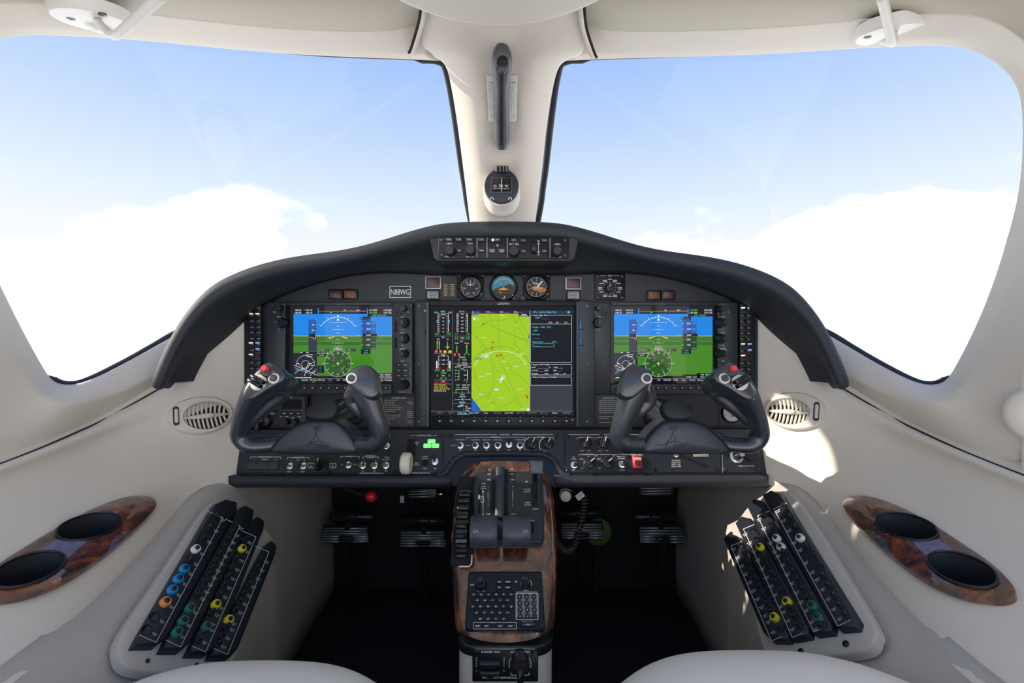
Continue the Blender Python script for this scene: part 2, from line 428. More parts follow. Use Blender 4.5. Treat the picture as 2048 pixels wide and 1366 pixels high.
wall_rows[1:3] = [[a.lerp(b, .25) + Vector((-.018 * r, 0, .003 * r)) for a, b, r in zip(_r0, _r1, ramp_)], [p + Vector((-.016 * r, 0, 0)) for p, r in zip(_r1, ramp_)], [p + Vector((.010 * r, 0, .004 * r)) for p, r in zip(_r2, ramp_)]]
low = [[p + Vector((.014, 0, .016)) for p in wall_rows[-1]],
       [P(1534, 978, .895), bk(1552, 985), bk(1580, 990), bk(1628, 1055), bk(1690, 1150), bk(1770, 1275), bk(1850, 1400), Vector((.475, .3, .26)), Vector((.475, -.36, .25))],
       [P(1425, 1085, .95), bk(1440, 1085), bk(1455, 1095), bk(1476, 1155), bk(1500, 1230), bk(1530, 1305), bk(1570, 1405), Vector((.47, .3, .2)), Vector((.47, -.36, .2))]]
low.append([Vector((p.x + .02, p.y, 0.0)) for p in low[-1]])
for r_, zz, xx in zip(low, (.62, .45, .26, 0.0), (.50, .49, .46, .46)):
    q0 = r_[0]; r_[0:0] = [Vector((xx, 1.30, zz)), Vector((xx, 1.2, zz)).lerp(q0, .15), q0.lerp(Vector((xx, 1.2, zz)), .15)]
def both(fn):
    for side in ('right', 'left'): fn(side)
def side_mb(mb, side): return mb if side == 'right' else mb.mirrored()

def build_walls(side):
    mb = MB().grid([[p + Vector((.016, 0, .03)) for p in wall_rows[0]]] + wall_rows)
    o = structure('wall_' + side, side_mb(mb, side), 'beige_trim', 180, face_cam=True); subsurf(o, 3); solid(o, .012)
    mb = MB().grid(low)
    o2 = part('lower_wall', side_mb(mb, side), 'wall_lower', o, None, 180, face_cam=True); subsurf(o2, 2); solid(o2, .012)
    seam = [Vector(p) for p in smooth_poly([tuple(p + Vector((-.012, -.002, .003))) for p in wall_rows[0][3:]], 6, False)]
    part('seam', side_mb(MB().tube(seam, .0013, 6), side), 'hole_black', o, 'thin dark seam line', 180)
    # unseen upper wall behind the windscreen; side window opening sized for its light
    mb = MB()
    def slab(y0, y1, z0, z1):
        f = Pl((.655, 0, 0), (-1, 0, 0), (0, 1, 0))
        if f.u.y < 0: f.u = -f.u
        f.v = Vector((0, 0, 1)); mb.prism(f, rr(y0, z0, y1, z1), -.02, 0, 0, 0, True)
    slab(.20, .535, .50, 1.10); slab(.53, .585, .50, .66); slab(-.25, .20, .50, .70); slab(-.25, .20, 1.07, 1.10); slab(-.35, -.25, .48, 1.10)
    part('upper_wall', side_mb(mb, side), 'beige_trim', o, None, 40)
both(build_walls)

ring = [  # opening edge, lip, outer edge
    ((1130, 122, .93), (1150, 113, .90), (1166, 40, .84)),
    ((1190, 118, .92), (1190, 106, .90), (1190, 62, .84)),
    ((1400, 113, .87), (1400, 104, .855), (1400, 61, .80)),
    ((1560, 108, .82), (1560, 98, .805), (1580, 52, .75)),
    ((1700, 97, .77), (1705, 86, .755), (1720, 38, .70)),
    ((1800, 93, .72), (1810, 80, .70), (1850, 27, .65)),
    ((1890, 90, .67), (1905, 75, .65), (1940, 25, .61)),
    ((1940, 98, .645), (1960, 82, .625), (2000, 45, .59)),
    ((1990, 120, .62), (2015, 105, .60), (2050, 80, .57)),
    ((2030, 160, .605), (2060, 145, .585), (2100, 130, .55)),
    ((2046, 205, .60), (2085, 195, .575), (2150, 190, .53)),
    ((2046, 300, .60), (2090, 300, .57), (2170, 310, .52)),
    ((2040, 380, .61), (2080, 390, .575), (2160, 420, .52)),
    ((2020, 460, .62), (2062, 480, .585), (2140, 520, .525)),
    ((1990, 560, .645), (2030, 560, .60), (2130, 620, .53)),
    ((1950, 660, .67), (1985, 660, .635), (2120, 720, .535)),
    ((1905, 745, .70), (1940, 750, .66), (2110, 830, .55)),
    ((1890, 765, .71), (1905, 795, .675), (2048, 948, .587)),
    ((1860, 772, .73), (1868, 808, .69), (1930, 900, .663)),
    ((1820, 762, .755), (1830, 806, .72), (1850, 865, .727)),
    ((1750, 725, .82), (1775, 790, .775), (1775, 826, .80)),
    ((1700, 695, .87), (1722, 765, .82), (1700, 782, .87)),
    ((1640, 660, .93), (1664, 735, .88), (1667, 764, .886)),
]
hidden = [(1500, 600, 1.02), (1300, 540, 1.12), (1150, 500, 1.17), (1078, 480, 1.19)]
postR = [(1083, 400, 1.145), (1092, 330, 1.09), (1103, 230, 1.01), (1115, 150, .95)]
# the left windscreen reaches a little further out at its upper aft corner
def sstep(t): t = min(max(t, 0), 1); return t * t * (3 - 2 * t)
def left_fix(p):
    w = sstep((p.z - .72) / .25) * sstep((X0 - p.x - .33) / .25); return p + Vector((-.034 * w, 0, .016 * w))
def shell_mb(mb, side):
    if side == 'right': return mb
    o = mb.mirrored(); o.v = [left_fix(p) for p in o.v]; return o
def build_window(side):
    r0 = [P(*c[0]) for c in ring]; r1 = [P(*c[1]) for c in ring]; r2 = [P(*c[2]) for c in ring]
    mb = MB().grid([r0, [a.lerp(b, .5) + Vector((0, 0, -.0)) for a, b in zip(r0, r1)], r1, [a.lerp(b, .12) for a, b in zip(r1, r2)], [a.lerp(b, .6) for a, b in zip(r1, r2)], r2])
    n = '1' if side == 'left' else '2'
    o = structure('window_' + n, shell_mb(mb, side), 'beige_trim', 180, face_cam=True); o.data.name = 'surround'
    subsurf(o, 2); solid(o, .008)
    loop = r0 + [P(*q) for q in hidden] + [P(*q) for q in postR]
    sm = [Vector(q) for q in smooth_poly([tuple(p) for p in loop], 4)]
    ce = sum(sm, Vector()) / len(sm); sm2 = []
    for i, p in enumerate(sm):
        out = (p - ce).normalized() * (.012 if 3 < i < 66 else 0.0)       # seal tucked behind the trim along the top and the aft edge
        sm2.append(p + (p - CAM).normalized() * .012 + out)
    mb = MB(); c = sum(sm2, Vector()) / len(sm2)
    # curved pane: rings shrinking to the middle
    mb.grid([sm2] + [[p.lerp(c, t) + Vector((0, .10 * t * (2 - t) * .6, .02 * t)) for p in sm2] for t in (.3, .6, .85, .999)], closed=True)
    g = part('pane', shell_mb(mb, side), 'window_glass', o, 'clear curved windscreen pane', 180)
    mb = MB().tube(sm2 + [sm2[0], sm2[1]], .0085, 8, cap=False)
    part('seal', shell_mb(mb, side), 'rubber', o, 'black rubber window seal', 180)
    return r2
R2 = build_window('right'); build_window('left')

def build_ceiling():
    right = R2[:10]
    front = [left_fix(mir(p)) for p in right][::-1] + right
    rows = [front]
    for Y, dz in ((.5, -.030), (.3, -.035), (.15, -.03), (.02, -.03)):
        r = []
        for p in front:
            if p.y - .08 > Y or Y < .5: r.append(Vector((p.x, Y, p.z + dz)))
            else: r.append(Vector((p.x, p.y - .05, p.z - .012)))
        rows.append(r)
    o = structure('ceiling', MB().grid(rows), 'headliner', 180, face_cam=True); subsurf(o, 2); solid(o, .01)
build_ceiling()

def build_post():
    Lx = [(944, 480), (940, 445), (926, 330), (913, 230), (899, 150), (889, 124), (868, 114), (845, 100), (838, 60), (845, 25), (848, -10)]
    Rx = [(1066, 480), (1071, 445), (1084, 330), (1096, 230), (1110, 150), (1121, 126), (1142, 117), (1172, 108), (1166, 62), (1162, 25), (1160, -10)]
    Ys = [1.19, 1.175, 1.085, 1.005, .945, .925, .91, .89, .84, .80, .775]
    ts = [0, .10, .27, .36, .5, .64, .73, .90, 1]
    rec = [0, -.018, -.034, -.020, -.017, -.020, -.034, -.018, 0]
    ful = [0, -.018, -.030, -.034, -.036, -.034, -.030, -.018, 0]
    rows = []
    for (lx, ly), (rx, ry), Y in zip(Lx, Rx, Ys):
        r = []
        for i, t in enumerate(ts):
            w = 1.0 if ly < 335 else 0.0
            fl = 1.0 if ly > 110 else max(0.0, (ly - 60) / 50)
            d = (rec[i] * w + ful[i] * (1 - w)) * fl - (1 - fl) * .012 * math.sin(math.pi * t)
            r.append(P(lx + (rx - lx) * t, ly + (ry - ly) * t, Y + d))
        rows.append(r)
    o = structure('trim_1', MB().grid(rows), 'beige_trim', 180, face_cam=True); subsurf(o, 2); solid(o, .02)
    # raised seams between post trim and the header panels
    for pts in ([(850, -10, .772), (848, 28, .795), (840, 62, .835), (828, 100, .875), (824, 106, .885)], [(1160, -10, .772), (1162, 30, .795), (1168, 65, .835), (1182, 106, .875), (1187, 116, .885)]):
        q = [Vector(p) for p in smooth_poly([tuple(P(*p)) for p in pts], 5, False)]
        part('seam_bead', MB().tube(q, .0045, 8), 'beige_trim', o, None, 180)
        part('seam_gap', MB().tube([p + Vector((.006 if pts[0][0] > 1000 else -.006, 0, .001)) for p in q], .003, 6), 'hole_black', o, 'dark seam gap', 180)
build_post()

def build_floor():
    mb = MB(); f = Pl((0, 0, 0), (0, 0, 1), (1, 0, 0)); f.n = Vector((0, 0, 1)); f.v = Vector((0, 1, 0))
    mb.prism(f, rr(-.70, -.36, .70, 1.31), -.03, 0, 0, 0, True)
    structure('floor', mb, 'carpet', 0)
    mb = MB(); f = Pl((0, 1.285, 0), (0, -1, 0), (1, 0, 0))
    mb.prism(f, rr(-.56, 0, .52, .50), -.02, 0, 0, 0, True)
    structure('wall_front', mb, 'black_wall', 0)
build_floor()

# ------------------------------------------------------------------ instrument panel: hood, face, lower bolster
panel = thing('instrument_panel', 'black instrument panel with padded glareshield spanning the cockpit', 'instrument panel', (X0, .96, .55))
hood_st = [ # crest, lip, inner  (px,py,Y)
    ((1008, 446, .875), (1008, 462, .862), (1008, 548, .952)),
    ((1105, 447, .875), (1105, 463, .862), (1105, 548, .952)),
    ((1150, 456, .872), (1150, 471, .86), (1160, 545, .952)),
    ((1199, 470, .868), (1199, 486, .857), (1205, 542, .952)),
    ((1257, 490, .866), (1257, 503, .855), (1257, 541, .952)),
    ((1316, 504, .864), (1316, 517, .852), (1325, 548, .952)),
    ((1374, 511, .862), (1374, 526, .85), (1395, 567, .952)),
    ((1433, 519, .858), (1433, 536, .845), (1450, 588, .952)),
    ((1492, 533, .85), (1490, 552, .838), (1500, 612, .95)),
    ((1544, 553, .842), (1540, 572, .83), (1530, 645, .94)),
    ((1580, 574, .834), (1574, 592, .822), (1562, 675, .925)),
    ((1609, 604, .826), (1598, 615, .815), (1590, 698, .912)),
    ((1632, 634, .818), (1620, 642, .808), (1614, 718, .90)),
    ((1653, 669, .81), (1640, 672, .80), (1636, 736, .888)),
    ((1674, 712, .803), (1660, 714, .793), (1654, 752, .872)),
    ((1688, 748, .798), (1674, 750, .79), (1666, 768, .860)),
    ((1692, 764, .797), (1680, 768, .79), (1672, 775, .850)),
    ((1690, 770, .80), (1683, 773, .795), (1678, 776, .83)),
]
def build_hood():
    st = hood_st
    def col(c, l, i):
        c, l, i = P(*c), P(*l), P(*i)
        back = Vector((c.x * .985, min(c.y + .26, 1.17), c.z - .012))
        m1 = c.lerp(back, .25) + Vector((0, 0, .004))
        low1 = l.lerp(i, .10) + Vector((0, -.002, -.002)); low2 = l.lerp(i, .5) + Vector((0, 0, .010))
        return [back, m1, c, c.lerp(l, .5) + Vector((0, -.005, 0.001)), l, low1, low2, i]
    cols = [col(*s) for s in st]
    allc = [[mir(p) for p in c] for c in cols[:0:-1]] + cols
    mb = MB().grid([list(r) for r in zip(*allc)])
    o = part('glareshield', mb, 'hood_vinyl', panel, 'padded charcoal glareshield hood', 180, face_cam=True); subsurf(o, 2); solid(o, .006)
    # panel face
    f = vert(.955); mb = MB()
    top = [(s[2][0], s[2][1]) for s in st[:9]]
    top = [(x, y - 14) for x, y in top]
    pts = [(x, y) for x, y in top] + [(1507, 625), (1507, 866)]
    left = [(2014 - x - 14, y) for x, y in pts][::-1]
    pts = left[:-1] + pts
    mb.prism(f, f.poly([(x, y) for x, y in pts]), -.03, 0, 0, 0, True)
    part('panel_face', mb, 'panel_paint', panel, None, 30)
    # side cheeks of the face
    mb = MB(); mb.box(f, 480, 606, 489, 866, -.03, .012, 3, .003); part('edge_trim', mb, 'panel_paint', panel)
    mb = MB(); mb.box(f, 1504, 620, 1511, 866, -.03, .012, 3, .003); part('edge_trim', mb, 'panel_paint', panel)
build_hood()
# lower sub-panel: leans out towards the pilots
SUB = pl3(P(500, 862, .935), P(1500, 862, .935), P(1000, 950, .895))
def build_sub():
    mb = MB(); arch = [(1535, 950), (1140, 950), (1128, 946), (1119, 934), (1108, 918), (1092, 909), (1070, 906), (945, 906), (922, 909), (906, 918), (895, 934), (886, 946), (874, 950), (458, 950)]
    pts = [(478, 858), (1521, 858)] + arch
    mb.prism(SUB, SUB.poly(pts), -.03, 0, .002, 0)
    part('subpanel', mb, 'panel_paint', panel, None, 30)
    # padded bolster roll under it
    def roll(xs, name):
        mb = MB(); prof = [(949, .003), (953, .012), (962, .014), (970, .008), (975, -.006), (975, -.03)]
        rows = []
        for y, h in prof: rows.append([SUB.w(x if y < 960 else x, y, h) for x in xs])
        mb.grid(rows); o = part(name, mb, 'hood_vinyl', panel, 'rounded padded lower edge', 60, face_cam=True); solid(o, .006)
    roll([457, 465, 600, 750, 874, 890, 905], 'bolster'); roll([1108, 1124, 1140, 1300, 1450, 1530, 1537], 'bolster')
    # arch rim over the pedestal
    q = [(874, 952), (888, 948), (897, 937), (908, 921), (924, 911), (946, 908), (1069, 908), (1091, 911), (1107, 921), (1117, 937), (1127, 948), (1140, 952)]
    pts = [SUB.w(x, y, .001) for x, y in q]
    part('arch_rim', MB().tube([Vector(p) for p in smooth_poly([tuple(p) for p in pts], 4, False)], .006, 8), 'hood_vinyl', panel, None, 180)
    # underside closing plate
    mb = MB().grid([[SUB.w(465, 972, -.02), SUB.w(1532, 972, -.02)], [Vector((-.64, 1.2, .42)), Vector((.60, 1.2, .42))], [Vector((-.64, 1.283, .44)), Vector((.60, 1.283, .44))]])
    part('underside', mb, 'black_wall', panel, None, 0)
build_sub()
# ------------------------------------------------------------------ the displays
FACE = vert(.955)
BZ = vert(.940)            # bezel fronts
BLACK = (0.004, 0.005, 0.008); NAVY = (0.002, 0.003, 0.009)
LIME = (0.36, 0.62, 0.01); GRN = (0.10, 0.75, 0.03); CYAN = (0.12, 0.62, 0.75); MAG = (0.55, 0.10, 0.60); YEL = (0.80, 0.62, 0.03); RED = (0.70, 0.03, 0.04)
WH = (0.85, 0.86, 0.88)
def screws(root, pl, pts, r=2.4, mat='metal_dark', h=0.0):
    me = None
    for x, y in pts:
        a, b = pl.at(x, y, h)
        if me is None:
            k = pl.k(x, y); L0 = Pl((0, 0, 0), (0, 0, 1), (1, 0, 0)); L0.n = Vector((0, 0, 1)); L0.u = Vector((1, 0, 0)); L0.v = Vector((0, 1, 0))
            mb = MB().lathe(L0, 0, 0, [(r * k, 0), (r * k, .0008), (r * k * .8, .0014), (r * k * .35, .0014), (r * k * .3, .0006)], 12)
            me = to_mesh('screw', mb, mat)
        inst('screw', me, root, pl.mat(a, b, h))
LOCAL = Pl((0, 0, 0), (0, 0, 1), (1, 0, 0)); LOCAL.n = Vector((0, 0, 1)); LOCAL.u = Vector((1, 0, 0)); LOCAL.v = Vector((0, 1, 0))
def push_button(root, pl, x0, y0, x1, y1, h0=0, ht=.0035, mat='button_black', name='button', r=1.2):
    mb = MB().box(pl, x0, y0, x1, y1, h0 - .001, h0 + ht, r, .0008); return part(name, mb, mat, root)
def rot_knob(root, pl, x, y, r, ht=.014, mat='knob_black', name='knob', inner=0, h0=0):
    k = pl.k(x, y); a, b = pl.at(x, y, h0 + ht); mb = MB().knob(pl, a, b, r * k, ht, h0)
    o = part(name, mb, mat, root, None, 50)
    if inner: part('knob_cap', MB().knob(pl, a, b, inner * k, ht * .7, h0 + ht * .95, flare=1.0), mat, o, None, 50)
    return o

def pfd_graphics(c, left):
    R = c.rect; Tx = c.text
    R(580, 610, 787, 767, BLACK, 0)
    R(587, 628, 784, 672, (0.006, 0.24, 0.80)); R(587, 672, 784, 752, (0.055, 0.24, 0.012))
    R(587, 672, 784, 681, (0.045, 0.17, 0.02), 2); R(587, 684, 784, 690, (0.035, 0.14, 0.02), 2)
    c.line(587, 672, 784, 672, .8, (.6, .75, .6), 3)
    # tuning bars
    for y, t1, t2 in ((620, '108.30', '109.10'), (625.5, '108.30', '109.10')):
        Tx(t1, 590, y, 3.6, WH, 'l'); Tx(t2, 612, y, 3.6, WH, 'l')
    c.line(608, 620, 611, 620, .6, CYAN)
    for x in (635.5, 734): R(x, 617, x + 2, 628, (.02, .25, .8), 2)
    c.line(637, 622.5, 734, 622.5, .5, (.5, .55, .65)); c.poly([(660, 624), (664, 624), (662, 627)], GRN, 3)
    Tx('DIS', 690, 620.5, 2.6, WH); Tx('BRG', 716, 620.5, 2.6, WH); c.line(698, 621.5, 711, 621.5, .5, MAG); c.line(720, 621.5, 732, 621.5, .5, MAG)
    g1, g2 = (WH, GRN) if left else (GRN, WH)
    Tx('119.300', 738.5, 620, 3.7, g1, 'l'); Tx('120.050', 783, 620, 3.7, WH, 'r'); Tx('135.300', 738.5, 625.5, 3.7, g2, 'l'); Tx('126.725', 783, 625.5, 3.7, WH, 'r')
    R(735, 628, 784, 633, BLACK, 2); Tx('KISP GROUND' if left else 'KISP TOWER', 759, 630.6, 3.0, GRN)
    # roll scale and pitch ladder
    c.arc(676, 675, 40.5, -56, 56, .8, WH, 3, 22)
    for a in (-60, -45, -30, -20, -10, 10, 20, 30, 45, 60):
        t = math.radians(a * .93); l = 4 if abs(a) in (30, 60) else 2.6
        c.line(676 + 40.5 * math.sin(t), 675 - 40.5 * math.cos(t), 676 + (40.5 + l) * math.sin(t), 675 - (40.5 + l) * math.cos(t), .7, WH, 3)
    c.poly([(673.5, 630.5), (678.5, 630.5), (676, 635)], WH, 3); c.poly([(673, 641), (679, 641), (676, 636)], WH, 3)
    for y, w in ((645, 11), (652, 3), (659, 7), (666, 3), (679, 3), (686, 6)): c.line(676 - w, y, 676 + w, y, .6, WH, 3)
    for y, t in ((645, '10'), (659, '5'), (686, '5')):
        Tx(t, 676 - (15 if y == 645 else 10), y, 2.6, WH); Tx(t, 676 + (15 if y == 645 else 10), y, 2.6, WH)
    for s in (-1, 1): c.poly([(676 + s * 6, 672.5), (676 + s * 20, 675.5), (676 + s * 18, 677.5), (676 + s * 12, 676)], YEL, 4); R(676 + s * 40 - 4, 671, 676 + s * 40 + 4, 672.6, YEL, 4)
    # air speed tape
    R(617, 639, 634, 671, (0.008, 0.10, 0.42), 3); R(617, 671, 634, 703, (0.03, 0.035, 0.06), 3)
    for y, t in ((640, ''), (649.5, '40'), (660.5, '30')):
        if t: Tx(t, 626, y, 3.8, WH, layer=4)
        c.line(631, y, 634, y, .6, WH, 4)
    for y in (644, 655, 666): c.line(632.3, y, 634, y, .5, WH, 4)
    c.poly([(618, 668.5), (629, 668.5), (629, 666.5), (631.5, 666.5), (631.5, 678), (628, 678), (628, 675), (618, 675)], BLACK, 5); c.lines([(618, 675), (628, 675), (628, 678), (631.5, 678), (631.5, 667)], .5, WH, 6); Tx('---', 623, 671.5, 3, WH, layer=6)
    # altitude and vertical speed tapes
    R(723, 639, 741, 671, (0.008, 0.10, 0.42), 3); R(723, 671, 741, 700, (0.012, 0.06, 0.015), 3); R(741, 643, 752, 668, (0.008, 0.13, 0.5), 3); R(741, 674, 752, 699, (0.012, 0.055, 0.015), 3)
    R(722, 633.5, 741, 639.5, BLACK, 4); Tx('______', 734, 636, 3, WH, layer=5); R(723.5, 635, 725.5, 638, CYAN, 5)
    for y, t in ((647, '500'), (658, '400'), (679, '200'), (690, '100')): Tx(t, 736.5, y, 3.8, WH, layer=4); c.line(723, y, 726, y, .6, WH, 4)
    for i in range(14): c.line(723, 641 + i * 4.3, 724.6, 641 + i * 4.3, .4, WH, 4)
    R(726, 667.5, 754, 672.5, BLACK, 5); R(731, 665.5, 742, 674.5, BLACK, 5); Tx('260', 736.5, 670, 5, WH, layer=6)
    for y, t in ((646, '4'), (658, '2'), (684, '2'), (696.5, '4')): Tx(t, 748, y, 2.8, WH, layer=4); c.line(742.5, y, 744.8, y, .5, WH, 4)
    R(722, 699, 741, 708, BLACK, 4); Tx('MET', 733, 701.3, 2.6, CYAN, layer=5); Tx('30.42', 732, 705.6, 3, CYAN, layer=5)
    # HSI
    c.circ(676, 727, 27, (0.022, 0.105, 0.012), 3, 36); c.ticks(676, 727, 25.3, 27.5, 0, 355, 72, .5, WH, 4); c.ticks(676, 727, 23.8, 27.5, 0, 330, 12, .7, WH, 4)
    for i, t in enumerate(('30', '33', 'N', '3', '6', 'E', '12', '15', 'S', '21', '24', 'W')):
        a = math.radians(i * 30); Tx(t, 676 + 21 * math.sin(a), 727 - 21 * math.cos(a), 3, WH, layer=5)
    R(669.5, 693, 682.5, 699, BLACK, 4); c.frame(669.5, 693, 682.5, 699, .5, WH, 5); Tx('302°', 676, 696, 3.8, WH, layer=6); c.arc(676, 727, 30, -19, 19, .7, WH, 4, 8)
    for a in (-90, -45, 45, 90): t = math.radians(a); c.line(676 + 28 * math.sin(t), 727 - 28 * math.cos(t), 676 + 31.5 * math.sin(t), 727 - 31.5 * math.cos(t), .7, WH, 4)
    c.line(664, 708, 670, 717, 1, MAG, 5); c.poly([(662.5, 705.5), (667.5, 708), (663, 711)], MAG, 5); c.line(682, 737, 689, 748, 1, MAG, 5)
    c.line(672.5, 727, 679.5, 727, 1, WH, 5); c.line(676, 723.5, 676, 731, 1, WH, 5); Tx('GPS', 667, 720.5, 2.8, MAG, layer=5); Tx('ENR', 684, 720.5, 2.8, MAG, layer=5)
    for x, y in ((669, 730.5), (665, 733), (683, 724)): c.circ(x, y, .8, WH, 5, 8)
    for x0, t, v, cl in ((641, 'HDG', '273°', CYAN), (694, 'CRS', '273°', MAG)):
        R(x0 - 1, 697.5, x0 + 17, 702.5, BLACK, 3); Tx(t, x0 + 4, 700, 2.7, WH, layer=4); Tx(v, x0 + 12, 700, 2.8, cl, layer=4)
    R(635, 704, 652, 713, BLACK, 3); Tx('NO WIND', 643.5, 706.5, 2.5, WH, layer=4); Tx('DATA', 643.5, 710.5, 2.5, WH, layer=4)
    R(635, 731, 648, 746, NAVY, 3)
    for y in (733.5, 737, 740.5, 744): Tx('-----', 641, y, 2.4, CYAN if y != 733.5 else WH, layer=4)
    # inset traffic map
    R(587, 706, 634, 753, (0.012, 0.014, 0.03), 3); R(604, 703.5, 634, 707, BLACK, 4)
    c.bars(3, 603, 705, 2.3, WH, layer=5); c.bars(4, 615, 705, 2.3, WH, layer=5)
    c.arc(611, 729, 18, -100, 100, .5, WH, 5, 24); c.arc(611, 729, 8, 0, 360, .5, WH, 5, 20); c.bars(11, 619, 709.5, 2.2, WH, layer=5); c.bars(8, 619, 713.5, 2.2, WH, layer=5)
    for q in ((588, 730, 633, 750, 1.0), (589, 735, 622, 748, .5), (609, 752, 616, 727, .9), (602, 742, 630, 722, .5), (612, 745, 626, 735, .8), (589, 747, 606, 736, .6), (620, 752, 632, 738, .6), (596, 728, 610, 739, .5)): c.line(*q[:4], q[4], (.75, .75, .82), 5)
    for x, y in ((596, 727), (620, 727), (606, 737), (625, 731), (594, 740), (628, 744)): c.bars(4, x, y, 2.3, CYAN if x in (606, 594) else WH, layer=6)
    # lower strip
    R(587, 752, 784, 766, BLACK, 3); c.bars(20, 607, 755, 2.7, WH, layer=4, wmax=34)
    R(752, 746, 784, 757, BLACK, 4); Tx('TAS  0000KT', 783, 749.5, 3, WH, 'r', layer=5); Tx('UTC 13:43:26', 783, 754, 3, WH, 'r', layer=5)
    if not left: R(723, 749, 784, 757, BLACK, 4); Tx('XPDR1  ALT', 742, 754, 2.8, WH, layer=5)
    c.line(587, 757, 784, 757, .5, (.35, .36, .4), 5)
    for i, t in enumerate(('', 'Map/HSI', 'TFC Map', 'PFD Opt', 'OBS', 'CDI', 'ADF/DME', 'XPDR', 'Ident', 'Tmr/Ref', 'Nearest', 'Messages')):
        if t: Tx(t, 593 + i * 16.7, 760, 2.7, WH if t != 'OBS' else (.3, .3, .3), layer=5, wmax=15)
    c.line(624, 764, 629, 764, .8, GRN, 5)

def flight_display(dx, label, left):
    x = lambda v: v + dx
    root = thing('flight_display', label, 'display', P(x(684), 786, .955), 'twin primary flight displays')
    f = FACE; h = .015
    body = MB().box(f, x(541), 605, x(828), 788, 0, .006, 4, .002); part('case', body, 'bezel_grey', root)
    # bezel frame in four rails around the glass plus the two control strips
    for nm, q in (('control_strip', (541, 606, 577, 787)), ('control_strip', (788, 606, 828, 787)), ('bezel_rail', (578, 605, 787, 612)), ('softkey_rail', (578, 767, 787, 787))):
        part(nm, MB().box(f, x(q[0]), q[1], x(q[2]), q[3], .005, h, 2, .0015), 'bezel_grey', root)
    s = part('screen', MB().box(f, x(577.5), 611, x(788), 767.5, .004, .0105, 1, .0005), 'mfd_black', root)
    g = vert(.955 - .0106)
    c = Canvas(g, 0, dx, 0, .00006); pfd_graphics(c, left); c.build('screen_image', s, 'screen_pixels', 'lit flight instruments on blue sky and green ground')
    fr = vert(.955 - h)
    for i in range(12): 
        b = push_button(root, fr, x(588 + i * 16.2), 772, x(599 + i * 16.2), 778.5, 0, .003, name='softkey')
    lt = Canvas(fr, .0004, dx)
    for i in range(12): lt.poly([(591.5 + i * 16.2, 776.5), (595.5 + i * 16.2, 776.5), (593.5 + i * 16.2, 774)], W_, 26); lt.line(593.5 + i * 16.2, 768, 593.5 + i * 16.2, 770.5, .6, (.4, .4, .42))
    lt.text('GARMIN', 682, 608.4, 3.2, (.16, .17, .19), wmax=20)
    # left strip
    rot_knob(root, fr, x(557), 616, 5.2, .012); rot_knob(root, fr, x(557), 645, 9.5, .016, inner=5.5)
    push_button(root, fr, x(561.5), 624.5, x(571), 630.5); lt.text('NAV', 558, 633.5, 2.6); lt.text('1 2', 558, 659, 2.6); lt.lines([(563, 662), (571, 657), (572, 667), (563, 662)], .6, (.05, .05, .06))
    lt.text('VOL', 549, 624, 2.2)
    # right strip
    rot_knob(root, fr, x(805), 616.5, 6, .014); rot_knob(root, fr, x(806), 645, 9, .017, inner=5.6); rot_knob(root, fr, x(806), 677, 9, .017, inner=6.2); rot_knob(root, fr, x(806), 707.5, 7.5, .02, inner=5); rot_knob(root, fr, x(806), 770.5, 9, .016, inner=6)
    push_button(root, fr, x(792), 625, x(802), 631)
    for yy in (726.5, 737, 747.5):
        for xx in (792.5, 806.5): push_button(root, fr, x(xx), yy, x(xx + 10.5), yy + 7, name='key')
    for i, (t1, t2) in enumerate((('D', 'MENU'), ('FPL', 'PROC'), ('CLR', 'ENT'))): lt.text(t1, 797.7, 730 + i * 10.5, 2.2, W_, layer=30); lt.text(t2, 811.7, 730 + i * 10.5, 2.2, W_, layer=30, wmax=9)
    for t, yy in (('COM', 634), ('1-2', 659.5), ('BARO', 665.5), ('CRS', 691), ('RANGE', 697), ('PAN', 722), ('FMS', 758.5), ('PUSH CRSR', 784)): lt.text(t, 805, yy, 2.5, wmax=15)
    lt.arc(806, 708, 10, -50, 50, .7); lt.text('VOL', 816, 624, 2.2)
    for y0, y1 in ((641, 665), (674, 697)):
        pl_ = MB().box(fr, x(790.6), y0, x(793), y1, -.001, .002, 1, .0005); part('slider_slot', pl_, 'hole_black', root)
        part('slider', MB().box(fr, x(788.5), y1 - 6, x(795), y1 - 4.2, 0, .003, .5, .0004), 'button_black', root)
    lt.build('lettering', root)
    screws(root, fr, [(x(547), 611), (x(571), 611), (x(547), 781), (x(822), 611), (x(822), 781)], 2.0)
    return root
flight_display(0, 'left primary flight display behind the left yoke, pale blue and green screen', True)
flight_display(641, 'right primary flight display behind the right yoke, pale blue and green screen', False)

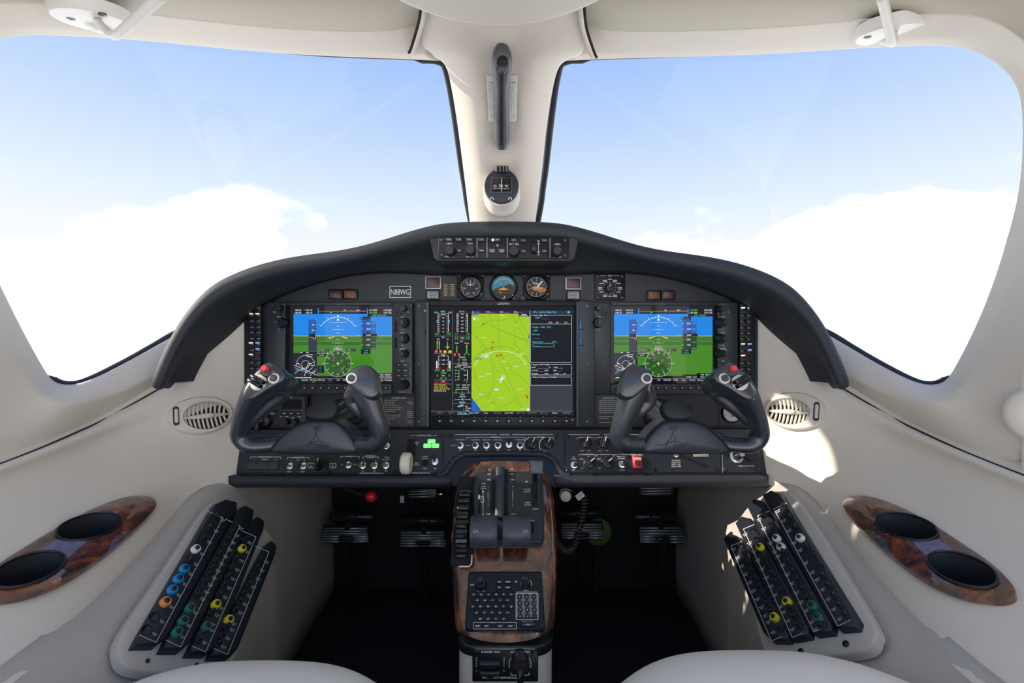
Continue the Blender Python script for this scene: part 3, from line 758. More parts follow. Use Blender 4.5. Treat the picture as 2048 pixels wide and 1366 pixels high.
def mfd_graphics(c):
    R = c.rect; Tx = c.text; ln = c.line
    R(862, 610, 1148, 832, BLACK, 0)
    # engine strip, two columns 868-904 and 906-942
    ln(905, 620, 905, 822, .5, (.25, .26, .3)); 
    for y in (672, 707, 760): ln(868, y, 904, y, .5, (.3, .3, .34))
    for y in (672, 679.5, 727, 786, 807): ln(906, y, 943, y, .5, (.3, .3, .34))
    ln(868, 768, 904, 768, .5, (.3, .3, .34))
    def ladder(xl, xr, y0, y1, n, redtop=True):
        for xx, s in ((xl, 1), (xr, -1)):
            ln(xx, y0, xx, y1, .7, WH)
            for i in range(n + 1): yy = y0 + (y1 - y0) * i / n; ln(xx, yy, xx + s * 4, yy, .6, WH)
        if redtop: ln(xl, y0 + 6, xl + 5, y0 + 6, .9, RED, 3); ln(xr, y0 + 6, xr - 5, y0 + 6, .9, RED, 3)
    Tx('N1%', 886, 623, 3.2, WH); Tx('T/O', 872, 625, 3, WH); Tx('T/O', 900, 625, 3, WH); R(881, 626, 892, 631, (.02, .2, .25), 2); Tx('89.8', 886.5, 628.5, 3, CYAN)
    ladder(876, 897, 627, 664, 10)
    for i, t in enumerate(('100', '90', '80', '60', '40')): Tx(t, 886.5, 635.5 + i * 7, 2.6, WH)
    for s, xx in ((1, 875), (-1, 898)): R(xx - 1.2, 640, xx + 1.2, 645, CYAN, 3)
    Tx('0.0', 874, 667.5, 4.2, GRN); Tx('0.0', 898, 667.5, 4.2, GRN)
    Tx('ITT°C', 924, 623.5, 3.2, WH); ladder(914, 935, 627.5, 663, 11, False)
    for xx in (914, 932): R(xx, 629.5, xx + 3, 632.5, (.8, .35, .03), 3)
    for i, t in enumerate(('900', '800', '700', '600', '500', '200')): Tx(t, 924.5, 628 + i * 7, 2.6, WH)
    Tx('11', 913, 667.5, 4.2, GRN); Tx('13', 936, 667.5, 4.2, GRN)
    Tx('0.0', 913, 675.5, 4.0, GRN); Tx('N2%', 925, 675.5, 3, WH); Tx('0.0', 936, 675.5, 4.0, GRN)
    Tx('Oil', 886, 674.6, 3, WH); Tx('PSI', 876.5, 678.6, 3, WH); Tx('°C', 895, 678.6, 3, WH)
    for xx in (874.5, 878.5): R(xx - .8, 682, xx + .8, 699, GRN, 2); R(xx - .8, 682, xx + .8, 687, YEL, 3)
    R(894.4, 682, 896, 699, GRN, 2); R(894.4, 682, 896, 686, RED, 3); R(891, 693.5, 899.5, 695, YEL, 3)
    for xx in (872.5, 881): R(xx - 2.5, 700, xx + 2.5, 705.5, RED, 2); Tx('0', xx, 702.8, 3, WH)
    for xx in (890, 900): R(xx - 3, 701, xx + 3, 705.5, YEL, 2)
    Tx('Fuel', 886.5, 709.3, 3.2, WH)
    for xx, s in ((877, 1), (896.5, -1)):
        ln(xx, 712, xx, 737, .6, WH)
        for i in range(4): ln(xx, 712 + i * 8.2, xx + s * 4, 712 + i * 8.2, .6, WH)
        R(xx - s * 4.6, 722, xx - s * 2.2, 737, WH, 2); ln(xx, 736.5, xx + s * 5, 736.5, .9, RED, 3)
    for i, t in enumerate(('1200', '1000', '500')): Tx(t, 886.7, 712 + i * 8.2, 2.6, WH)
    Tx('870', 874.5, 740.5, 4.2, GRN); Tx('LBS', 886.5, 741, 2.8, WH); Tx('890', 898.5, 740.5, 4.2, GRN); Tx('1760', 887, 746, 4.2, GRN); Tx('0', 874.5, 751, 4.2, GRN); Tx('0', 898.5, 751, 4.2, GRN); Tx('PPH', 886.5, 751.5, 2.8, WH); Tx('14', 883, 756.7, 4.0, GRN); Tx('°C', 891, 756.7, 2.8, WH)
    Tx('CAS', 886.5, 762.3, 3, WH); Tx('GEN OFF L-R', 868, 765.6, 3.4, RED, 'l')
    for i, (t, cl) in enumerate((('AFT DOOR', YEL), ('GEN OFF L-R', YEL), ('STALL WARN HTR', YEL), ('P/S HTR L-R', WH))): Tx(t, 868, 770 + i * 3.9, 3.4, cl, 'l', wmax=32)
    Tx('DC', 923, 682.8, 3, WH); Tx('Volts', 913.5, 686, 3, WH); Tx('Amps', 933.5, 686, 3, WH)
    for xx in (913.7, 933.5): R(xx - .8, 689.5, xx + .8, 704, GRN, 2); R(xx - .8, 689.5, xx + .8, 693, RED if xx < 920 else YEL, 3); ln(xx, 704, xx - 4, 709, .9, RED if xx < 920 else GRN); ln(xx, 704, xx + 4, 709, .9, RED if xx < 920 else GRN)
    for xx, cl in ((909.5, RED), (918, RED)): R(xx - 2, 707, xx + 2, 712, cl, 3); Tx('0', xx, 709.5, 2.8, WH, layer=4)
    Tx('0', 928.5, 709.5, 3.2, GRN); Tx('0', 938.5, 709.5, 3.2, GRN)
    Tx('Battery', 925, 714, 3, WH); Tx('27', 917.5, 719.5, 3.6, GRN); Tx('Volts', 929, 719.5, 3, WH); Tx('0', 917.5, 724.5, 3.6, GRN); Tx('Amps', 929, 724.7, 3, WH)
    Tx('Cabin PRESS', 924.5, 730, 3.0, WH); Tx('ALT FT', 915.5, 734, 2.8, WH); Tx('Rate FPM', 934.5, 734, 2.8, WH); Tx('x1000', 924, 737.6, 2.2, WH)
    ln(918, 740.5, 918, 760, .9, GRN); ln(935, 740.5, 935, 760, .9, WH)
    for i, t in enumerate(('15', '10', '5', '0')): ln(914.5, 740.5 + i * 6.4, 918, 740.5 + i * 6.4, .6, WH); Tx(t, 911.5, 740.5 + i * 6.4, 2.6, WH)
    for i, t in enumerate(('+2', '', '-2')): ln(931.5, 740.5 + i * 9.7, 935, 740.5 + i * 9.7, .6, WH); Tx(t or '0', 928.5, 740.5 + i * 9.7, 2.6, WH)
    R(929, 749.5, 933, 751, YEL, 3); Tx('0', 934, 764.5, 3.6, GRN); Tx('100', 916, 769.8, 3.6, CYAN); Tx('DEST ELV', 932.5, 770, 2.8, WH); Tx('0.0', 916, 775, 3.6, GRN); Tx('DIFF PSI', 930.5, 775.2, 2.8, WH)
    ln(912, 779, 937, 779, 1, GRN); ln(934, 779, 937.5, 779, 1, RED, 3); ln(912, 779, 912, 782, .6, WH); ln(937, 779, 937, 782, .6, WH)
    for xx, t in ((912, '0'), (924.5, '5'), (937, '10')): Tx(t, xx, 784, 2.4, WH)
    Tx('Trim', 925, 789, 3, WH); Tx('Aileron', 925, 793, 3, WH); ln(912, 799, 939, 799, .9, CYAN); R(924, 796, 926, 801, CYAN, 3); Tx('L', 911, 798.7, 2.6, WH); Tx('R', 940, 798.7, 2.6, WH); Tx('Rudder', 925, 804, 3, WH)
    Tx('Flaps', 924.5, 809.5, 3, WH); c.poly([(914, 812.5), (918, 811), (924, 812), (925.5, 813), (918, 814.2)], CYAN, 3)
    for yy, t in ((812.6, 'Up'), (816.6, 'TO/APR'), (820.6, 'Land')): Tx(t, 931, yy, 2.7, WH, 'l', wmax=11); c.circ(927.5, yy, .5, WH, 3, 6)
    # nav strip over the map
    R(943, 621, 1059.5, 627.5, (.02, .012, .05), 1)
    for xx, t in ((944, 'GS'), (972, 'DTK'), (1000, 'ETE'), (1028, 'BRG')): Tx(t, xx, 624, 3, WH, 'l'); ln(xx + 8.5, 625.5, xx + 18, 625.5, .6, MAG); 
    Tx('0KT', 952, 624, 3, MAG, 'l', layer=4)
    # moving map
    R(943, 627.5, 1059, 822, LIME, 1)
    c.poly([(943, 794.5), (963.5, 822), (943, 822)], (.01, .11, .62), 2); c.poly([(1057, 671), (1059, 668), (1059, 678), (1056.5, 675)], (.01, .11, .62), 2)
    rd = (.17, .29, .015); dk = (.10, .17, .02)
    roads = [[(943, 657), (966, 651), (980, 640), (1000, 641), (1022, 636), (1030, 631), (1059, 629)], [(962, 628), (975, 646), (985, 655), (1010, 665), (1059, 683)], [(978, 628), (984, 651), (1020, 669), (1059, 684)], [(1023, 628), (1040, 660), (1059, 694)], [(1036, 628), (1044, 650), (1059, 672)], [(943, 662), (968, 690), (990, 735), (1030, 800), (1045, 822)], [(955, 690), (1000, 706), (1024, 742), (1059, 770)], [(985, 690), (1012, 745), (1046, 822)], [(1030, 680), (1029, 690), (1059, 718)], [(949, 735), (951, 770), (1003, 822)], [(943, 740), (952, 748), (950, 762)], [(985, 730), (988, 765), (975, 800)], [(950, 803), (980, 785), (990, 801), (964, 816)], [(1000, 815), (1030, 800), (1059, 786)], [(996, 628), (998, 690), (1006, 720)], [(1028, 690), (1030, 660), (1040, 628)]]
    for r in roads: c.lines(r, .55, rd, 3)
    c.arc(1001, 762, 69, -58, 58, .6, dk, 4, 30)
    pts = smooth_poly([(950, 729), (958, 718), (972, 708), (1000, 702), (1027, 706), (1042, 716), (1051, 728)], 5, False)
    c.lines(pts, 1.0, WH, 5); ln(949, 726, 952, 731, .9, WH, 5); ln(1048.5, 729.5, 1053, 726.5, .9, WH, 5)
    for xx, yy in ((967, 648), (986, 685), (984, 696), (994, 712), (1000.5, 711)): c.poly([(xx - 1.8, yy - 2), (xx + 1.8, yy - 2), (xx + 2, yy + 2.4), (xx, yy + .8), (xx - 2, yy + 2.4)], (.55, .05, .01), 5)
    for xx, yy in ((953, 674), (967, 704), (952, 718)): c.poly([(xx, yy - 1.6), (xx + 1.6, yy + 1.4), (xx - 1.6, yy + 1.4)], (.30, .12, .01), 5)
    c.poly([(1051, 787), (1054, 792), (1057, 790), (1056, 798), (1053, 796)], (.5, .07, .01), 5)
    for xx, yy, n in ((1034, 650, 6), (968, 675, 9), (973, 709, 13), (1033, 699, 4), (1044, 707, 9), (963, 753, 7), (977, 748, 8), (1015, 736, 4), (1032, 733, 9), (1041, 778, 8), (1003, 796, 8), (964, 789, 9), (981, 800, 3), (1008, 723, 8), (1005, 631, 7)):
        c.bars(n, xx, yy, 2.3, (.70, .78, .55), layer=5, wmax=n * 1.6)
    for xx, yy in ((973, 713), (993, 779)): R(xx - 4.5, yy - 2.3, xx + 4.5, yy + 2.3, (.7, .75, .6), 4)
    R(955, 715, 962, 719.5, (.02, .22, .28), 5); Tx('N', 958.5, 717.3, 2.6, WH, layer=6); c.bars(3, 1043, 710.5, 2.6, WH, layer=6)
    c.poly([(1001, 758), (1003, 752), (1009, 751), (1010.5, 756), (1004, 760), (1001, 767), (1000, 764)], WH, 6); ln(994, 758, 1003, 762, .7, WH, 6); c.bars(4, 1007, 754, 2.6, (.1, .12, .1), layer=7)
    c.poly([(947, 634), (952, 638), (947, 641)], WH, 6); Tx('N', 955.5, 638, 3, WH, layer=6); R(943, 628, 957, 631.5, (.02, .2, .25), 4); c.bars(8, 950, 629.8, 2.4, CYAN, layer=5)
    R(1037, 627.5, 1059, 633, BLACK, 4); c.bars(7, 1048, 629, 2.3, WH, layer=5); ln(1038, 631.8, 1056, 631.8, .8, WH, 5); c.bars(8, 1045, 818, 2.2, WH, layer=5); R(1053.5, 817, 1058.5, 821.5, WH, 4)
    ln(1059.6, 621, 1059.6, 822, .8, (.6, .62, .6), 4)
    # flight plan window
    R(1060, 621, 1145, 628, (.01, .035, .075), 1); Tx('FPL - Active Flight Plan', 1090, 624, 3.6, CYAN); c.circ(1137, 624.3, 2.2, CYAN, 2, 12)
    R(1060, 628, 1145, 771, NAVY, 1); R(1060, 771, 1145, 822, (.035, .042, .055), 1)
    def win(y0, y1, t, xt=1066):
        c.lines([(1061, y0), (1143, y0), (1143, y1), (1061, y1), (1061, y0)], .9, (.5, .52, .56), 3); w = len(t) * 1.52; R(xt - .5, y0 - 2, xt + w + 1, y0 + 2, NAVY, 4); Tx(t, xt, y0, 3.0, WH, 'l', layer=5)
    win(630.5, 725, 'Active Flight Plan'); win(729, 750, 'Active VNV Profile'); win(754, 770.5, 'Selected Waypoint Weather')
    Tx('KISP / ______', 1071, 635.5, 3.4, CYAN, 'l'); ln(1061, 648, 1143, 648, .8, (.5, .52, .56))
    for xx, t in ((1101, 'DTK'), (1114.5, 'DIS'), (1132, 'ALT')): Tx(t, xx, 645, 2.8, WH)
    for yy, t, dx_ in ((654, 'Origin - KISP - RW__', 0), (661, 'KISP', 2), (668.5, 'Enroute', 0), (675, '______', 2), (683.5, 'Destination - ____ - RW__', 0)): Tx(t, 1065 + dx_, yy, 3.4, CYAN, 'l')
    c.frame(1066, 687.5, 1108, 693.5, .6, CYAN); Tx('_______', 1068, 690.5, 3, CYAN, 'l')
    for yy, a, b_ in ((735, 'WPT  ______ _____FT', 'TOD __:__'), (741, 'VS TGT ______FPM', 'FPA  ___°'), (747.5, 'VS REQ ______FPM', 'V DEV ____FT')): Tx(a, 1063, yy, 2.9, WH, 'l', wmax=46); Tx(b_, 1107, yy, 2.9, WH, 'l', wmax=34)
    ln(862, 822.5, 1146, 822.5, .7, (.3, .31, .34), 3); R(862, 823, 1146, 832, BLACK, 3)
    for i, (t, cl) in enumerate((('CAS ↑', .25), ('CAS ↓', .25), ('Map Opt', .85), ('New WPT', .85), ('View', .85), ('VNV Prof', .25), ('Cncl VNV', .85), ('VNV ↑D', .25), ('ATK OFST', .25), ('ACT Leg', .25), ('Charts', .85), ('Checklist', .35))):
        Tx(t, 880 + i * 23, 825.7, 3, (cl, cl, cl), layer=5, wmax=21)
    c.lines([(915.5, 823), (915.5, 828.5), (938.5, 828.5), (938.5, 823)], .8, CYAN, 4)
def multifunction_display():
    root = thing('multifunction_display', 'large centre display with lime green moving map and engine gauges', 'display', P(1010, 852, .955))
    f = FACE; h = .018
    part('case', MB().box(f, 833, 602, 1187, 852, 0, .008, 5, .002), 'mfd_black', root)
    part('side_rail', MB().box(f, 833, 603, 860, 851, .006, h, 3, .002), 'bezel_grey', root); part('side_rail', MB().box(f, 1152, 603, 1187, 851, .006, h, 3, .002), 'bezel_grey', root)
    part('rail_edge', MB().box(f, 855, 605, 861, 850, .012, h + .004, 2, .002), 'gray_tab', root); part('rail_edge', MB().box(f, 1150, 605, 1155, 850, .012, h + .004, 2, .002), 'gray_tab', root)
    part('top_rail', MB().box(f, 859, 602, 1153, 613, .006, h, 1, .001), 'mfd_black', root); part('softkey_rail', MB().box(f, 859, 830, 1153, 852, .006, h, 1, .001), 'mfd_black', root)
    s = part('screen', MB().box(f, 859, 611, 1152, 832, .006, .0125, 0, .0005), 'hole_black', root)
    c = Canvas(vert(.955 - .0126), 0, 0, 0, .00006); mfd_graphics(c); c.build('screen_image', s, 'mfd_pixels', 'lit engine gauges, green moving map and flight plan page')
    fr = vert(.955 - h); lt = Canvas(fr, .0004)
    lt.text('GARMIN', 1007, 607.3, 4.6, (.62, .63, .66), wmax=29)
    for i in range(12):
        push_button(root, fr, 874 + i * 23, 838, 885 + i * 23, 844, 0, .003, name='softkey'); lt.poly([(877.5 + i * 23, 842.5), (881.5 + i * 23, 842.5), (879.5 + i * 23, 839.5)], W_, 26); lt.line(879.5 + i * 23, 832, 879.5 + i * 23, 835, .6, (.4, .4, .42))
    lt.circ(1145, 839.5, 2.3, (.22, .22, .24), 2, 12); lt.circ(850, 621.5, 1.8, (.55, .56, .58), 2, 10); lt.circ(1172, 0, 1, W_, 1, 4) if False else None
    for y in (642, 674):
        part('card_slot', MB().box(fr, 1159.5, y, 1162.5, y + 24, -.001, .0022, 1, .0005), 'collar_blue', root, 'blue memory card in slot'); part('slot_latch', MB().box(fr, 1156, y + 16, 1167, y + 18, 0, .003, .4, .0004), 'button_black', root)
    part('key_tab', MB().box(fr, 850, 657, 853.5, 668, 0, .003, 1, .0006), 'mfd_black', root)
    lt.build('lettering', root)
    screws(root, fr, [(838, 612), (838, 727), (838, 843), (1174, 612), (1174, 727), (1174, 843)], 3.4)
multifunction_display()

def keypad_column(x0, x1, y0, lab, lit, right):
    root = thing('audio_panel', lab, 'audio panel', P((x0 + x1) / 2, 812, .955), 'audio panel switch columns')
    f = FACE
    part('plate', MB().box(f, x0, y0, x1, 812, 0, .012, 3, .002), 'panel_paint', root)
    fr = vert(.943); ys = [615, 629, 641, 653, 664, 676, 687, 699, 710, 724, 736, 750, 763, 776, 789]
    w = (x1 - x0); dy = y0 - 606
    lt = Canvas(fr, .0043)
    for i, y in enumerate(ys):
        for j in range(2):
            if i == 8 and j == 1: continue
            cx = x0 + w * (.30 if j == 0 else .70)
            b = push_button(root, fr, cx - 6, y + dy - 4, cx + 6, y + dy + 4.2, 0, .004)
            nm = lit.get((i, j))
            if nm: part('lamp_bar', MB().box(fr, cx - 4, y + dy - 2.4, cx + 4, y + dy - .2, .0035, .0047, .8, .0003), nm, b, 'lit lamp bar')
            lt.dash(cx, y + dy + 1.2, 6, 1.0, (.32, .34, .37))
    a, b_ = fr.at(x0 + w * .72, 710 + dy); part('light_sensor', MB().lathe(fr, a, b_, [(.0022, 0), (.0022, .001), (.0012, .001)], 10), 'hole_black', root)
    lt.build('lettering', root)
keypad_column(494, 527, 606, 'audio switch column left of the left flight display, amber and blue lamps lit', {(1, 0): 'amber_led', (1, 1): 'amber_led', (6, 0): 'amber_led', (6, 1): 'blue_led', (7, 1): 'blue_led', (8, 0): 'amber_led'}, False)
keypad_column(1474, 1508, 608, 'audio switch column at the far right beside the beige side wall', {(0, 0): 'white_led', (0, 1): 'white_led', (6, 0): 'amber_led', (6, 1): 'blue_led', (7, 1): 'blue_led', (8, 0): 'amber_led'}, True)
# ------------------------------------------------------------------ mode controller under the hood
def mode_controller():
    root = thing('mode_controller', 'autopilot mode controller with round knobs under the middle of the glareshield', 'controller', P(1008, 523, .90))
    f = vert(.858)
    mb = MB().prism(f, f.poly([(856, 474), (1160, 474), (1150, 517), (1141, 524), (876, 524), (867, 517)]), -.06, 0, .003); part('housing', mb, 'panel_paint', root, None, 30)
    part('faceplate', MB().box(f, 877, 475, 1138, 518, -.001, .0025, 3, .001), 'mfd_black', root)
    g = vert(.8555); lt = Canvas(g, .0003)
    for x in (954, 974, 1014.5, 1100): lt.line(x, 476, x, 515, .9, (.6, .62, .64))
    for x, y, t in ((899, 479.5, 'HDG'), (919, 479.5, 'APR'), (940, 479.5, 'NAV'), (964, 479.5, 'FD'), (995, 480, 'XFR'), (1028, 480.5, 'ALT'), (1047, 481, 'VS'), (1089, 481, 'FLC'), (919, 501.5, 'BC'), (964, 501.5, 'BANK'), (985, 502, 'AP'), (1004, 502, 'YD'), (1047, 502.5, 'VNV'), (1089, 502.5, 'SPD')):
        push_button(root, g, x - 6.5, y - 4, x + 6.5, y + 4, 0, .003); lt.text(t, x, y, 2.8, (.6, .62, .64), layer=26, wmax=9)
        if t in ('AP', 'YD'): lt.frame(x - 4, y - 2.6, x + 4, y + 2.6, .6, (.6, .62, .64), 26)
    part('lamp', MB().box(g, 983.5, 478, 987.5, 482, 0, .0015, 1.5, .0004), 'white_led', root, 'small white lamp')
    a, b = g.at(995, 491); part('sensor', MB().lathe(g, a, b, [(.0022, 0), (.0022, .001), (.001, .0012)], 10), 'grey_print', root)
    for x, y, r in ((899, 500, 9), (940, 499, 9.3), (1028, 501, 10), (1115, 501, 9.3)): rot_knob(root, g, x, y, r, .02)
    for t, x, y, h in (('HDG', 899, 487, 3.8), ('CRS1', 940, 487, 3.8), ('ALT SEL', 1028, 487.8, 4.2), ('CRS2', 1115, 488.3, 3.8), ('PUSH SYNC', 899, 513.2, 2.6), ('PUSH DIR', 940, 513.4, 2.6), ('PUSH DIR', 1115, 514.2, 2.6), ('DN', 1077, 482, 2.8), ('UP', 1077, 509.5, 2.8)): lt.text(t, x, y, h)
    lt.line(1077, 486, 1077, 505, .8); lt.poly([(1075, 488), (1079, 488), (1077, 484.5)], W_); lt.poly([(1075, 503.5), (1079, 503.5), (1077, 507)], W_)
    # pitch thumbwheel, axis sideways
    c = g.w(1067.5, 496); k = g.k(1067, 496)
    mb = MB(); side = Pl(c + Vector((-4.6 * k, .008, 0)), (-1, 0, 0), (0, 1, 0)); side.n = Vector((-1, 0, 0)); side.u = Vector((0, -1, 0)); side.v = Vector((0, 0, 1))
    R_ = 15 * k; mb.lathe(side, 0, 0, [(R_ * .8, -9.2 * k), (R_ * .96, -9.2 * k), (R_, -8 * k), (R_, -1.2 * k), (R_ * .96, 0), (R_ * .7, 0)], 28); part('thumbwheel', mb, 'knob_black', root)
    lt.build('lettering', root); screws(root, g, [(884, 480), (884, 510), (1130, 481), (1130, 511)], 2.8)
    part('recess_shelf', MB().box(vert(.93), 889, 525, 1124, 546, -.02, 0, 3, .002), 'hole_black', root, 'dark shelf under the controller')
    me = None
    for i in range(9): 
        a, b = vert(.93).at(895 + i * 27.5, 530 + (i in (1, 2, 3, 4, 5, 6, 7)) * 3); part('stud', MB().lathe(vert(.93), a, b, [(.0014, 0), (.0014, .001), (.0007, .0014)], 8), 'metal_dark', root)
mode_controller()

# ------------------------------------------------------------------ standby gauges
def gauge_body(root, x, y, r, flange):
    f = FACE; k = f.k(x, y)
    if flange:
        w = flange; part('flange', MB().box(f, x - w, y - w, x + w, y + w, 0, .005, 6, .0015), 'mfd_black', root)
    a, b = f.at(x, y, .008)
    part('bezel_ring', MB().lathe(f, a, b, [(r * 1.12 * k, 0), (r * 1.12 * k, .009), (r * 1.06 * k, .0105), (r * k, .0095), (r * k, .005)], 40, cap=False), 'gloss_black', root, None, 50)
    d = part('dial', MB().lathe(f, a, b, [(r * 1.02 * k, .002), (r * 1.02 * k, .0055)], 40), 'gauge_face', root)
    return vert(.955 - .0058), d
def airspeed():
    root = thing('airspeed_indicator', 'round black airspeed dial marked KNOTS, left standby gauge', 'gauge', P(941, 602, .955))
    g, d = gauge_body(root, 941, 575, 21, 26.5); c = Canvas(g, 0); x, y = 941, 575
    c.ticks(x, y, 17.5, 20, 20, 340, 33, .5); c.ticks(x, y, 16, 20, 30, 330, 11, .8)
    for a, t in ((40, '60'), (100, '100'), (150, '150'), (205, '200'), (262, '250'), (322, '300')):
        q = math.radians(a); c.text(t, x + 12.5 * math.sin(q), y - 12.5 * math.cos(q), 3, W_)
    c.text('KNOTS', x, 569.5, 3.2, W_); c.line(922, 579.5, 929, 579, 1.6, (.5, .03, .02), 3); c.text('KT', 962.5, 588, 2.6)
    c.poly([(x - 1, 572), (x, 557), (x + 1, 572)], WH, 5); c.build('dial_print', d); screws(root, vert(.949), [(918, 551), (965, 551), (918, 598.5), (965, 598.5)], 3.6, 'gloss_black', .001)
airspeed()
def attitude():
    root = thing('attitude_indicator', 'round attitude gauge with blue sky and orange aircraft, middle standby gauge', 'gauge', P(1007, 602, .955))
    g, d = gauge_body(root, 1007, 575, 25, 0); c = Canvas(g, 0); x, y = 1007, 575
    c.circ(x, y, 24.5, (.02, .015, .012), 0, 36)
    def cap(r, tilt, off, col, lay, a0=-90, a1=90):
        pts = []
        for i in range(19):
            t = math.radians(a0 + (a1 - a0) * i / 18 + tilt); pts.append((x + r * math.sin(t), y - r * math.cos(t)))
        c.poly(pts, col, lay)
    cap(22.5, 0, 0, (.03, .34, .46), 1, -104, 80); cap(16, 0, 0, (.03, .30, .42), 2, -90, 90)
    c.poly([(990, 577), (1021, 568), (1030, 575), (1028, 588), (1018, 596), (996, 594), (989, 586)], (.05, .026, .012), 3)
    c.ticks(x, y, 17, 22, -60, 60, 9, .7, W_, 4); c.arc(x, y, 17, -60, 60, .5, W_, 4)
    c.poly([(1004, 561), (1007, 556), (1010, 561)], (.8, .3, .05), 5); c.text('20', 1001, 566, 2.8, W_, layer=5); c.text('20', 1012, 565, 2.8, W_, layer=5)
    c.poly([(995, 579), (1005, 575.5), (1007, 574), (1010, 576), (1018, 579), (1007, 580.5)], (.85, .42, .04), 6); c.poly([(997, 582), (1000, 581.5), (1004, 587), (1001, 588)], (.8, .04, .04), 6)
    c.poly([(988, 588), (1026, 588), (1019, 597), (1007, 599.5), (995, 597)], (.008, .008, .01), 5)
    c.arc(1006, 593.5, 3.6, 60, 200, 1.4, WH, 6, 8); c.arc(1028, 595, 5, -50, 40, 1.2, WH, 6, 8); c.arc(1028, 595, 5, 130, 220, 1.2, WH, 6, 8)
    c.build('dial_print', d); k = FACE.k(1028, 595); a, b = FACE.at(1028, 596, .01); part('cage_knob', MB().knob(FACE, a, b, 5 * k, .008, .0), 'knob_black', root, None, 50)
attitude()
def altimeter():
    root = thing('altimeter', 'round black altimeter with orange oval patches, right standby gauge', 'gauge', P(1073, 602, .955))
    g, d = gauge_body(root, 1073, 574, 21, 26.5); c = Canvas(g, 0); x, y = 1073, 574
    c.ticks(x, y, 18, 20, 0, 352.8, 50, .5); c.ticks(x, y, 16.5, 20, 0, 324, 10, .8)
    for i in range(10): q = math.radians(i * 36); c.text(str(i), x + 13.5 * math.sin(q), y - 13.5 * math.cos(q), 3.6)
    c.poly(ell(1078, 578, 16, 5.5, .15, 20), (.50, .19, .045), 3); c.poly(ell(1076, 576.5, 11, 2.4, .15, 16), (.75, .36, .12), 4); c.poly(ell(1071, 567, 7, 2.4, .1, 14), (.42, .34, .26), 3)  # orange ovals and a tan one laid over the dial
    c.poly([(1073, 573), (1084, 561.5), (1086, 563.5), (1075, 576)], WH, 6); c.text('ALT', 1094, 588, 2.4)
    c.build('dial_print', d); screws(root, vert(.949), [(1049, 551), (1096, 551), (1049, 598), (1096, 598)], 3.6, 'gloss_black', .001)
    k = FACE.k(1046, 597); a, b = FACE.at(1045, 596, .01); part('setting_knob', MB().knob(FACE, a, b, 5.5 * k, .012), 'knob_black', root, None, 50)
altimeter()

def lamp(name, lab, cat, x0, y0, x1, y1, mat, txt=None, frame='gloss_black', group=None):
    root = thing(name, lab, cat, P((x0 + x1) / 2, y1, .955), group)
    part('frame', MB().box(FACE, x0, y0, x1, y1, 0, .006, 2, .001), frame, root); part('lens', MB().box(FACE, x0 + 2.5, y0 + 2.5, x1 - 2.5, y1 - 2.5, .004, .008, 1, .001), mat, root)
    if txt:
        c = Canvas(vert(.955 - .008), .0003); n = len(txt)
        for i, t in enumerate(txt): c.text(t, (x0 + x1) / 2, (y0 + y1) / 2 + (i - (n - 1) / 2) * 5.6, 3.2, (.02, .02, .02) if mat == 'armed_button' else (.30, .12, .05), wmax=(x1 - x0) * .75)
        c.build('lettering', root)
lamp('master_warning_light', 'dark red warning light above the left flight display', 'warning light', 658, 579, 686, 599, 'red_lens')
lamp('master_caution_light', 'amber caution light above the left flight display, left of the registration plate', 'warning light', 688, 579, 716, 599, 'amber_lens', ('MASTER', 'CAUTION'))
lamp('master_caution_light', 'amber caution light above the right flight display', 'warning light', 1293, 581, 1320, 601, 'amber_lens', ('MASTER', 'CAUTION'))
lamp('master_warning_light', 'dark red warning light above the right flight display', 'warning light', 1322, 581, 1349, 601, 'red_lens')
lamp('fire_light', 'dark red fire light in a silver frame left of the standby gauges', 'warning light', 851, 553, 883, 579, 'red_lens', None, 'lens_frame')
lamp('fire_light', 'dark red fire light in a silver frame right of the standby gauges', 'warning light', 1130, 555, 1162, 580, 'red_lens', None, 'lens_frame')
lamp('bottle_button', 'grey BOTTLE ARMED PUSH button left of the brown speed card', 'button', 853, 580, 880, 600, 'armed_button', ('BOTTLE', 'ARMED', 'PUSH'))
lamp('bottle_button', 'grey BOTTLE ARMED PUSH button beside the test selector', 'button', 1133, 581, 1160, 601, 'armed_button', ('BOTTLE', 'ARMED', 'PUSH'))

def plate(name, lab, cat, x0, y0, x1, y1, mat, draw, pl=None, th=.0015, r=1.5):
    pl = pl or FACE
    root = thing(name, lab, cat, pl.w((x0 + x1) / 2, y1)); part('plate', MB().box(pl, x0, y0, x1, y1, 0, th, r, .0004), mat, root)
    c = Canvas(pl, th + .0003); draw(c); c.build('lettering', root); return root
def reg(c):
    c.text('N88WG', 800.5, 583.8, 12, WH, wmax=37); c.frame(779.5, 572.5, 821.5, 595, 1.2, WH)
plate('registration_plate', 'black plate with white letters N88WG in a white border', 'plate', 778, 571, 823, 596.5, 'panel_paint', reg)
def card(c):
    for i in range(6): c.bars(4, 891, 569.5 + i * 4.1, 2.8, (.55, .48, .30)); c.bars(5 if i < 3 else 3, 905, 569.5 + i * 4.1, 2.8, (.55, .48, .30), wmax=9)
plate('speed_card', 'small brown card with yellowish figures beside the airspeed dial', 'card', 886, 565.5, 912, 593.5, 'brown_card', card)
def limits_l(c):
    c.text('AIRSPEED LIMITS', 798, 796, 2.8)
    for i, (n, v) in enumerate(((19, 0), (15, 8), (15, 6), (21, 0), (28, 0), (23, 0), (16, 8), (4, 8), (23, 8), (22, 8), (15, 0), (7, 7), (10, 7))):
        c.bars(n, 768, 800.5 + i * 3.75, 2.4, (.36, .36, .38), 'l', wmax=38)
        if v: c.bars(v, 826, 800.5 + i * 3.75, 2.4, (.36, .36, .38), 'r', wmax=13)
